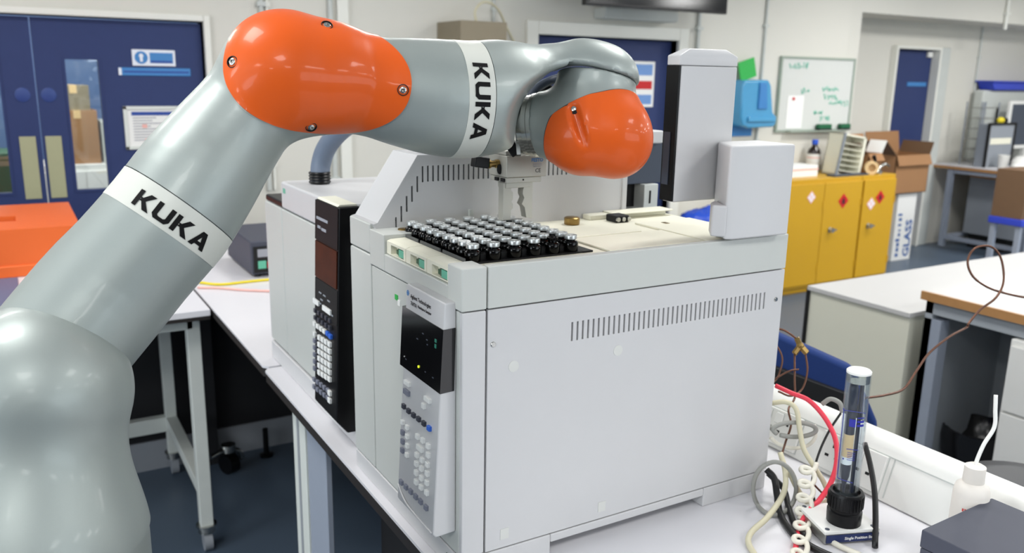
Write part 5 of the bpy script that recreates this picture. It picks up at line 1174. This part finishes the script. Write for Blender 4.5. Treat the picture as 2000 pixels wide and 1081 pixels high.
# ================================================================== RIGHT END OF THE BENCH
# dado trunking with sockets along the far edge
t = thing('socket_trunking', (1.42, .6, BZ), 'white dado trunking with double sockets along the bench edge', 'trunking')
A = pX(1760, 890, 1.375); zf_ = A[2]; TZ = zf_; 
prof = [(1.345, BZ+.001), (1.375, TZ), (1.395, TZ+.014), (1.425, TZ+.013), (1.44, TZ-.004), (1.455, BZ+.001)]
b = MB(); b.xz(prof, -.3, 1.62); tk = b.build('trunking_body', 'plastic_white', t, bevel=.004)
sl = nrm((.03, 0, TZ-BZ)); sn = nrm(np.cross(sl, Y3)); sn = sn if sn[0] < 0 else -sn; s0_ = np.array((1.345, 0, BZ))
def spt(x, y): return pp(x, y, s0_, sn)
HS = TZ-BZ
def socket_plate(yc, label=None):
    c_ = s0_+sl*(HS*.52)+np.array((0, yc, 0)); o = MB().obox(c_+sn*.003, Y3, sl, sn, (.073, HS*.40, .004)).build('socket_plate', 'plastic_white', tk, bevel=.002)
    MB().obox(c_+sn*.0006, Y3, sl, sn, (.0745, HS*.40+.0015, .0008)).build('plate_shadow_gap', 'shade_grey', o)
    for s_ in (-1, 1):
        w_ = c_+Y3*.036*s_
        MB().obox(w_+sn*.0072+sl*.020-Y3*.020*s_, Y3, sl, sn, (.0105, .0125, .0006)).build('switch_surround', 'shade_grey', o)
        MB().obox(w_+sn*.0085+sl*.020-Y3*.020*s_, Y3, sl, sn, (.009, .011, .0025)).build('switch', 'paper', o, bevel=.001)
        b = MB(); b.obox(w_+sn*.0072+sl*.014+Y3*.004*s_, Y3, sl, sn, (.0026, .0045, .0008)); b.obox(w_+sn*.0072-sl*.008+Y3*.015, Y3, sl, sn, (.0042, .0026, .0008)); b.obox(w_+sn*.0072-sl*.008-Y3*.008, Y3, sl, sn, (.0042, .0026, .0008)); b.build('pin_holes', 'black_matte', o)
    MB().lathe([(.003, 0), (.003, .0006)], c_+sn*.007-sl*.003, sn, 12).build('fixing_screw', 'steel_dull', o)
for p_ in ((1600, 880), (1690, 900), (1548, 830)): pass
socket_plate(.985); socket_plate(1.185); socket_plate(1.38)
for yy in (.90, .62): MB().obox(s0_+sl*(HS*.52)+np.array((0, yy, 0))+sn*.0006, Y3, sl, sn, (.0012, HS*.42, .0008)).build('cover_joint', 'shade_grey', tk)
MB().obox(s0_+sl*(HS*.93)+np.array((0, .66, 0))+sn*.0004, Y3, sl, sn, (.9, .0012, .0006)).build('cover_line', 'shade_grey', tk)

# single-position stand with the clear tube
S0 = pz(1581, 1012, .946); S1 = pz(1612, 1040, .946); S2 = pz(1718, 1032, .946); S3 = pz(1690, 975, .946)
t = thing('tube_stand', ((S1+S2)/2*np.array((1, 1, 0))+Z3*BZ), 'flat metal stand with dark blue printed front holding a clear tube', 'stand')
se = S2-S1; se[2] = 0; sw_ = np.linalg.norm(se); se = nrm(se); sf = np.array((-se[1], se[0], 0)); sd_ = .095
def sbox(u0, u1, d0, d1, z0, z1): c_ = S1+se*(u0+u1)/2+sf*(d0+d1)/2; return (np.array((c_[0], c_[1], (z0+z1)/2)), se, sf, Z3, (abs(u1-u0)/2, abs(d1-d0)/2, abs(z1-z0)/2))
MB().obox(*sbox(0, sw_, 0, sd_, BZ+.003, .940)).build('body', 'steel_dull', t, bevel=.001)
MB().obox(*sbox(-.001, sw_+.001, -.001, sd_+.001, .9402, .946)).build('top_plate', 'plastic_white', t, bevel=.001)
fp_ = MB().obox(*sbox(.003, sw_-.001, -.0016, -.0001, BZ+.005, .9385)).build('front_label', 'label_navy', t)
q0 = S1+se*(sw_*.36)-sf*.0017; text('Single Position Base', .0072, (q0[0], q0[1], BZ+.0095), se, Z3, -sf, 'lettering', 'paper', fp_, .0003, bold=.0002)
for u in (.008, sw_-.008):
    for d in (.008, sd_-.008):
        c_ = S1+se*u+sf*d; MB().lathe([(.004, 0), (.004, .0006)], (c_[0], c_[1], .946), n=12).build('screw', 'slate_metal', t); MB().lathe([(.004, 0), (.005, .003)], (c_[0], c_[1], BZ), n=10).build('foot', 'black_matte', t)
tb = pz(1648, 1012, .952)
t = thing('clear_tube', (tb[0], tb[1], .946), 'clear plastic tube with black screw base and blue print on the stand', 'tube')
Dt = np.dot(tb-CAM, FW); rt = 22.5*Dt/F
top = pp(1678, 728, tb, np.array((FW[0], FW[1], 0))/np.linalg.norm(FW[:2])); Hs = top[2]-.946
ta = nrm((top-np.array((tb[0], tb[1], .946)))); tl = np.linalg.norm(top-np.array((tb[0], tb[1], .946))); tb = np.array((tb[0], tb[1], .946))
b = MB(); b.lathe([(rt*1.42, .0), (rt*1.45, .012), (rt*1.45, .022), (rt*1.3, .024), (rt*1.3, .028), (rt*1.45, .030), (rt*1.45, .054), (rt*1.36, .058), (rt*1.15, .058), (rt*1.15, .050)], tb, ta, 40); cpb = b.build('screw_base', 'black_plastic', t, smooth=40)
u_, v_, _ = basis(ta); 
for k in range(30):
    a = 2*math.pi*k/30; c_ = tb+ta*.042+(u_*math.cos(a)+v_*math.sin(a))*rt*1.46; MB().obox(c_, ta, nrm(u_*math.cos(a)+v_*math.sin(a)), np.cross(ta, u_*math.cos(a)+v_*math.sin(a)), (.011, .0008, .0008)).build('grip_rib', 'black_plastic', cpb)
MB().lathe([(rt, .05), (rt, tl), (rt*.93, tl), (rt*.93, .05)], tb, ta, 40).build('tube_wall', 'tube_clear', t, smooth=40)
MB().lathe([(rt*1.0, tl-.0005), (rt*1.0, tl+.003), (rt*.9, tl+.005), (rt*.5, tl+.005)], tb, ta, 36).build('end_cap', 'plastic_white', t, smooth=40)
MB().lathe([(rt*.92, tl-.016), (rt*.92, tl-.001)], tb, ta, 30).build('cap_plug', 'tray_clear', t, smooth=40)
sd2 = RT*.2
ins = tb-RT*rt*.30; b = MB(); b.lathe([(rt*.12, .055), (rt*.16, .070), (rt*.36, .085), (rt*.42, .10), (rt*.42, tl-.03), (rt*.30, tl-.02), (rt*.1, tl-.018)], ins, ta, 24); ic = b.build('inner_cartridge', 'tube_dark', t, smooth=50)
MB().lathe([(rt*.435, tl*.44), (rt*.435, tl*.60)], ins, ta, 24).build('paper_band', 'tan_tape', ic, smooth=50); MB().lathe([(rt*.44, tl*.40), (rt*.44, tl*.45)], ins, ta, 24).build('white_band', 'paper', ic, smooth=50)
MB().cyl(tb+RT*rt*.40+ta*.055, tb+RT*rt*.40+ta*(tl-.02), rt*.17).build('inner_rod', 'tube_dark', t, smooth=50)
# blue print wrapped on the tube
n0 = nrm((CAM-tb)-ta*((CAM-tb)@ta)); bb2 = np.cross(ta, n0)
def onc(a, hh): return tb+ta*hh+(n0*math.cos(a)+bb2*math.sin(a))*(rt+.0006)
b = MB()
def arcline(pts): b.tube([onc(a, hh) for a, hh in pts], .0007, 5, 3)
arcline([(-.95, .09), (-.98, .10), (-.98, tl*.74), (-.9, tl*.76), (.9, tl*.76)]); arcline([(-.95, .09), (-.8, .084), (.4, .082)])
arcline([(-.35, tl*.52), (.6, tl*.52)])
b.build('print_outline', 'ink_blue', t, smooth=180)
b = MB()
for a0, w_, h0, h1 in ((-.35, .5, .67, .72), (.25, .6, .675, .69), (.25, .6, .70, .715), (.25, .6, .728, .735), (-.6, .12, .445, .455)):
    st = 6
    for k in range(st):
        aa, ab = a0+w_*k/st, a0+w_*(k+1)/st; b.quad(onc(aa, tl*h0), onc(ab, tl*h0), onc(ab, tl*h1), onc(aa, tl*h1))
b.build('print_blocks', 'ink_blue', t)['kind'] = 'stuff'
b = MB()
for k in range(5): arc = [(-.25+.2*j, tl*(.50-.012*k)) for j in range(4)]; b.tube([onc(*q_) for q_ in arc], .0005, 4, 2)
b.build('print_lines', 'ink_blue', t)

# slate box at the lower right corner
K0, K1, K2 = pz(1800, 1035, 1.03), pz(1937, 973, 1.03), pz(2003, 1008, 1.03)
e_ = K1-K0; e_[2] = 0; kw = np.linalg.norm(e_); e_ = nrm(e_); f_ = np.array((e_[1], -e_[0], 0))
t = thing('slate_box', np.array((K0[0], K0[1], BZ)), 'dark slate box at the near right corner of the bench', 'box')
c_ = (K0+K1)/2+f_*.09; c_[2] = 0
MB().obox(c_+Z3*(BZ+1.03-.03)/2, e_, f_, Z3, (kw/2-.001, .089, (1.03-.03-BZ)/2)).build('body', 'box_slate', t, bevel=.002); MB().obox(c_+Z3*(1.0+.0155), e_, f_, Z3, (kw/2, .09, .0145)).build('lid', 'box_slate', t, bevel=.002)
# wash bottle
bt_ = pz(1905, 935, 1.06); Db = np.dot(bt_-CAM, FW)
bt_ = np.array((bt_[0], bt_[1], BZ)); bt_[0] = min(bt_[0], 1.305)
t = thing('wash_bottle', bt_, 'translucent white wash bottle with red print and long spout', 'bottle')
rbt = 33*Db/F; hb = pp(1905, 940, bt_, np.array((FW[0], FW[1], 0)))[2]-BZ
bb3 = MB().lathe([(rbt*.95, 0), (rbt, .004), (rbt, hb-.02), (rbt*.9, hb-.008), (rbt*.55, hb)], bt_, n=32).build('bottle_body', 'bottle_ld', t, smooth=50)
MB().lathe([(rbt*.58, hb-.002), (rbt*.6, hb), (rbt*.58, hb+.026), (rbt*.4, hb+.029)], bt_, n=28).build('cap', 'bottle_ld', t, smooth=40)
sp0 = bt_+Z3*(hb+.02); Ds = np.dot(sp0-CAM, FW)
MB().tube([sp0, pd(1908, 900, Ds), pd(1922, 868, Ds), pd(1942, 835, Ds), pd(1944, 800, Ds), pd(1945, 772, Ds)], .0032, 8).build('spout', 'plastic_white', t, smooth=180)
b = MB(); n0b = nrm((CAM-bt_)*np.array((1, 1, 0))); b2 = np.cross(Z3, n0b)
for k in range(3):
    for j in range(5): 
        a0 = -.35+.13*j+.02*k; zz = hb-.045-.009*k; q_ = lambda a, z_: bt_+Z3*z_+(n0b*math.cos(a)+b2*math.sin(a))*(rbt+.0005)
        b.quad(q_(a0, zz), q_(a0+.09, zz), q_(a0+.09, zz+.005), q_(a0, zz+.005))
b.build('red_print', 'red_print', bb3)

# ------------------------------------------------------------------ cables on the bench
def clampP(x, y, D, r):
    P = pd(x, y, D)
    if P[2] < BZ+r: P = pz(x, y, BZ+r)
    if P[2] < TZ+.02:
        lim = 1.345+.03*(P[2]-BZ)/HS-.010-r
        if P[0] > lim: P = pX(x, y, lim)
        if P[2] < BZ+r: P = pz(x, y, BZ+r)
    return P
def lead(name, pts, r, m, label, cat='cable', n=8): return cable(name, [clampP(x, y, D, r) for x, y, D in pts], r, m, label, cat, n, 'cables and tubing on the bench')
lead('red_cable', [(1515, 754, 1.66), (1545, 768, 1.64), (1580, 783, 1.62), (1612, 818, 1.60), (1632, 860, 1.58), (1634, 905, 1.56), (1622, 945, 1.55), (1600, 978, 1.54), (1580, 998, 1.52), (1562, 1030, 1.50), (1553, 1078, 1.47), (1552, 1110, 1.46)], .0048, 'cable_red', 'bright red cable arching over the sockets')
lead('cream_cable', [(1508, 788, 1.64), (1535, 786, 1.63), (1555, 800, 1.62), (1562, 840, 1.61), (1570, 878, 1.60), (1590, 912, 1.58), (1610, 945, 1.57), (1618, 975, 1.56), (1608, 990, 1.55)], .005, 'cable_cream', 'cream cable hanging across the sockets')
lead('cream_cable', [(1524, 885, 1.58), (1534, 925, 1.56), (1530, 965, 1.54), (1500, 1010, 1.50), (1468, 1040, 1.46), (1462, 1062, 1.45), (1478, 1090, 1.43)], .0052, 'cable_cream', 'cream cable looping out to the bench front')
lead('cream_cable', [(1540, 920, 1.58), (1560, 960, 1.57), (1580, 985, 1.56), (1600, 988, 1.55), (1618, 978, 1.55)], .005, 'cable_cream', 'short cream cable end running to the tube stand')
lp = [(1515+42*math.cos(a)*1.0-2, 955+52*math.sin(a), 1.56+.02*math.sin(a)) for a in np.linspace(-2.0, 4.5, 17)]
lead('grey_cable', lp, .0042, 'cable_grey', 'grey cable coiled in a large loop beside the sampler foot')
lp = [(1552+42*math.cos(a), 840+14*math.sin(a), 1.62) for a in np.linspace(2.6, 8.6, 14)]
lead('grey_cable', [(1505, 835, 1.63)]+lp, .0044, 'cable_grey', 'flat grey cable loop in front of the upper sockets')
lead('white_cable', [(1505, 855, 1.63), (1520, 868, 1.63), (1545, 876, 1.62), (1575, 872, 1.62), (1592, 855, 1.62), (1590, 830, 1.63)], .0036, 'cable_white', 'thin white cable hanging in a shallow curve by the sockets')
lp = []
for k in range(7*10):
    a = k*2*math.pi/10; s_ = k/70; cx_, cy_ = 1580-20*s_, 905+190*s_; lp.append((cx_+14*math.cos(a), cy_+10*math.sin(a), 1.57-.10*s_))
b = MB(); b.tube([clampP(x, y, D, .012)-FW*(.006*math.sin(k*2*math.pi/10)) for k, (x, y, D) in enumerate(lp)], .0046, 8, 2); tag(b.build('coiled_lead', 'cable_white', smooth=180), 'white coiled stretch lead running down to the bench front', 'cable', 'cables and tubing on the bench')
lead('white_cable', [(1560, 1010, 1.52), (1600, 1035, 1.50), (1630, 1062, 1.48), (1680, 1085, 1.46)], .005, 'cable_white', 'white cable lying along the left of the tube stand')
lead('black_cable', [(1497, 918, 1.60), (1512, 935, 1.59), (1518, 970, 1.57), (1524, 1005, 1.55), (1550, 1045, 1.52), (1590, 1072, 1.49), (1640, 1095, 1.47)], .0062, 'cable_black', 'thick black cable on the bench left of the coiled lead')
lead('black_cable', [(1500, 925, 1.62), (1530, 955, 1.60), (1540, 990, 1.58), (1552, 1025, 1.55), (1575, 1050, 1.53)], .0055, 'cable_black', 'second black cable closer to the trunking')
lead('black_cable', [(1689, 867, 1.56), (1700, 910, 1.53), (1708, 960, 1.50), (1710, 1010, 1.47), (1709, 1070, 1.44)], .0052, 'cable_black', 'flat black strap cable right of the clear tube')
lead('grey_cable', [(1606, 790, 1.62), (1622, 780, 1.61), (1640, 788, 1.6), (1645, 806, 1.6)], .0045, 'cable_grey', 'short grey cable hooked over the trunking top')
lead('dark_tube', [(1642, 808, 1.6), (1618, 845, 1.59), (1598, 890, 1.58), (1586, 940, 1.57), (1590, 975, 1.56), (1597, 993, 1.55)], .0022, 'cable_black', 'thin dark tube bending down beside the red cable', 'tubing')
# capillary tubing
def tub(pts, r, label): return cable('copper_tubing', [pd(*p_) for p_ in pts], r, 'copper', label, 'tubing', 8, 'copper capillary tubing')
tub([(1500, 642, 1.72), (1530, 645, 1.72), (1556, 662, 1.72)], .0022, 'copper tube entering the brass tee from the sampler')
tub([(1552, 690, 1.72), (1552, 740, 1.70), (1552, 778, 1.69), (1540, 800, 1.66), (1545, 830, 1.64), (1535, 862, 1.62), (1528, 885, 1.585)], .0021, 'copper tube dropping straight from the brass tee to the cream cable')
tub([(1573, 690, 1.72), (1577, 725, 1.71), (1567, 760, 1.70), (1545, 774, 1.69), (1520, 765, 1.69)], .0021, 'copper tube curling left below the brass tee')
tub([(1513, 668, 1.73), (1528, 700, 1.72), (1520, 735, 1.71), (1508, 750, 1.70)], .0018, 'thin copper tube hugging the rear edge of the sampler')
tub([(1512, 742, 1.7), (1540, 726, 1.70), (1560, 722, 1.70)], .0018, 'short copper tube end sticking out behind the sampler')
tub([(1588, 945, 1.56), (1600, 958, 1.56), (1620, 978, 1.55)], .0018, 'short copper wire beside the tube stand')
t = thing('brass_tee', pd(1565, 678, 1.72), 'brass tee fitting joining thin copper tubes behind the sampler', 'fitting')
def hexn(a, b_, r): return MB().lathe([(r*.8, 0), (r, .0015), (r, np.linalg.norm(b_-a)-.0015), (r*.8, np.linalg.norm(b_-a))], a, b_-a, 6)
c_ = pd(1563, 676, 1.72)
hexn(c_, pd(1556, 660, 1.72), .006).build('nut', 'brass', t); hexn(c_, pd(1551, 692, 1.72), .006).build('nut', 'brass', t); hexn(c_, pd(1576, 690, 1.72), .007).build('nut', 'brass', t); MB().ell(c_, .008, 14, 10).build('tee_body', 'brass', t, smooth=60)
tub([(1622, 985, 1.54), (1612, 992, 1.55)], .0018, 'end of copper wire touching the stand')
tub([(1690, 778, 1.66), (1730, 772, 1.70), (1765, 760, 1.74), (1790, 725, 1.78), (1815, 690, 1.82), (1855, 658, 1.86), (1888, 640, 1.9), (1892, 632, 1.9), (1915, 605, 1.92), (1945, 582, 1.94), (1960, 550, 1.95), (1955, 505, 1.95), (1935, 482, 1.95), (1905, 485, 1.95), (1890, 510, 1.95), (1900, 540, 1.95), (1930, 562, 1.95), (1970, 575, 1.95), (2020, 585, 1.95)], .0026, 'long dark copper tube looping up over the wood-edged desk')
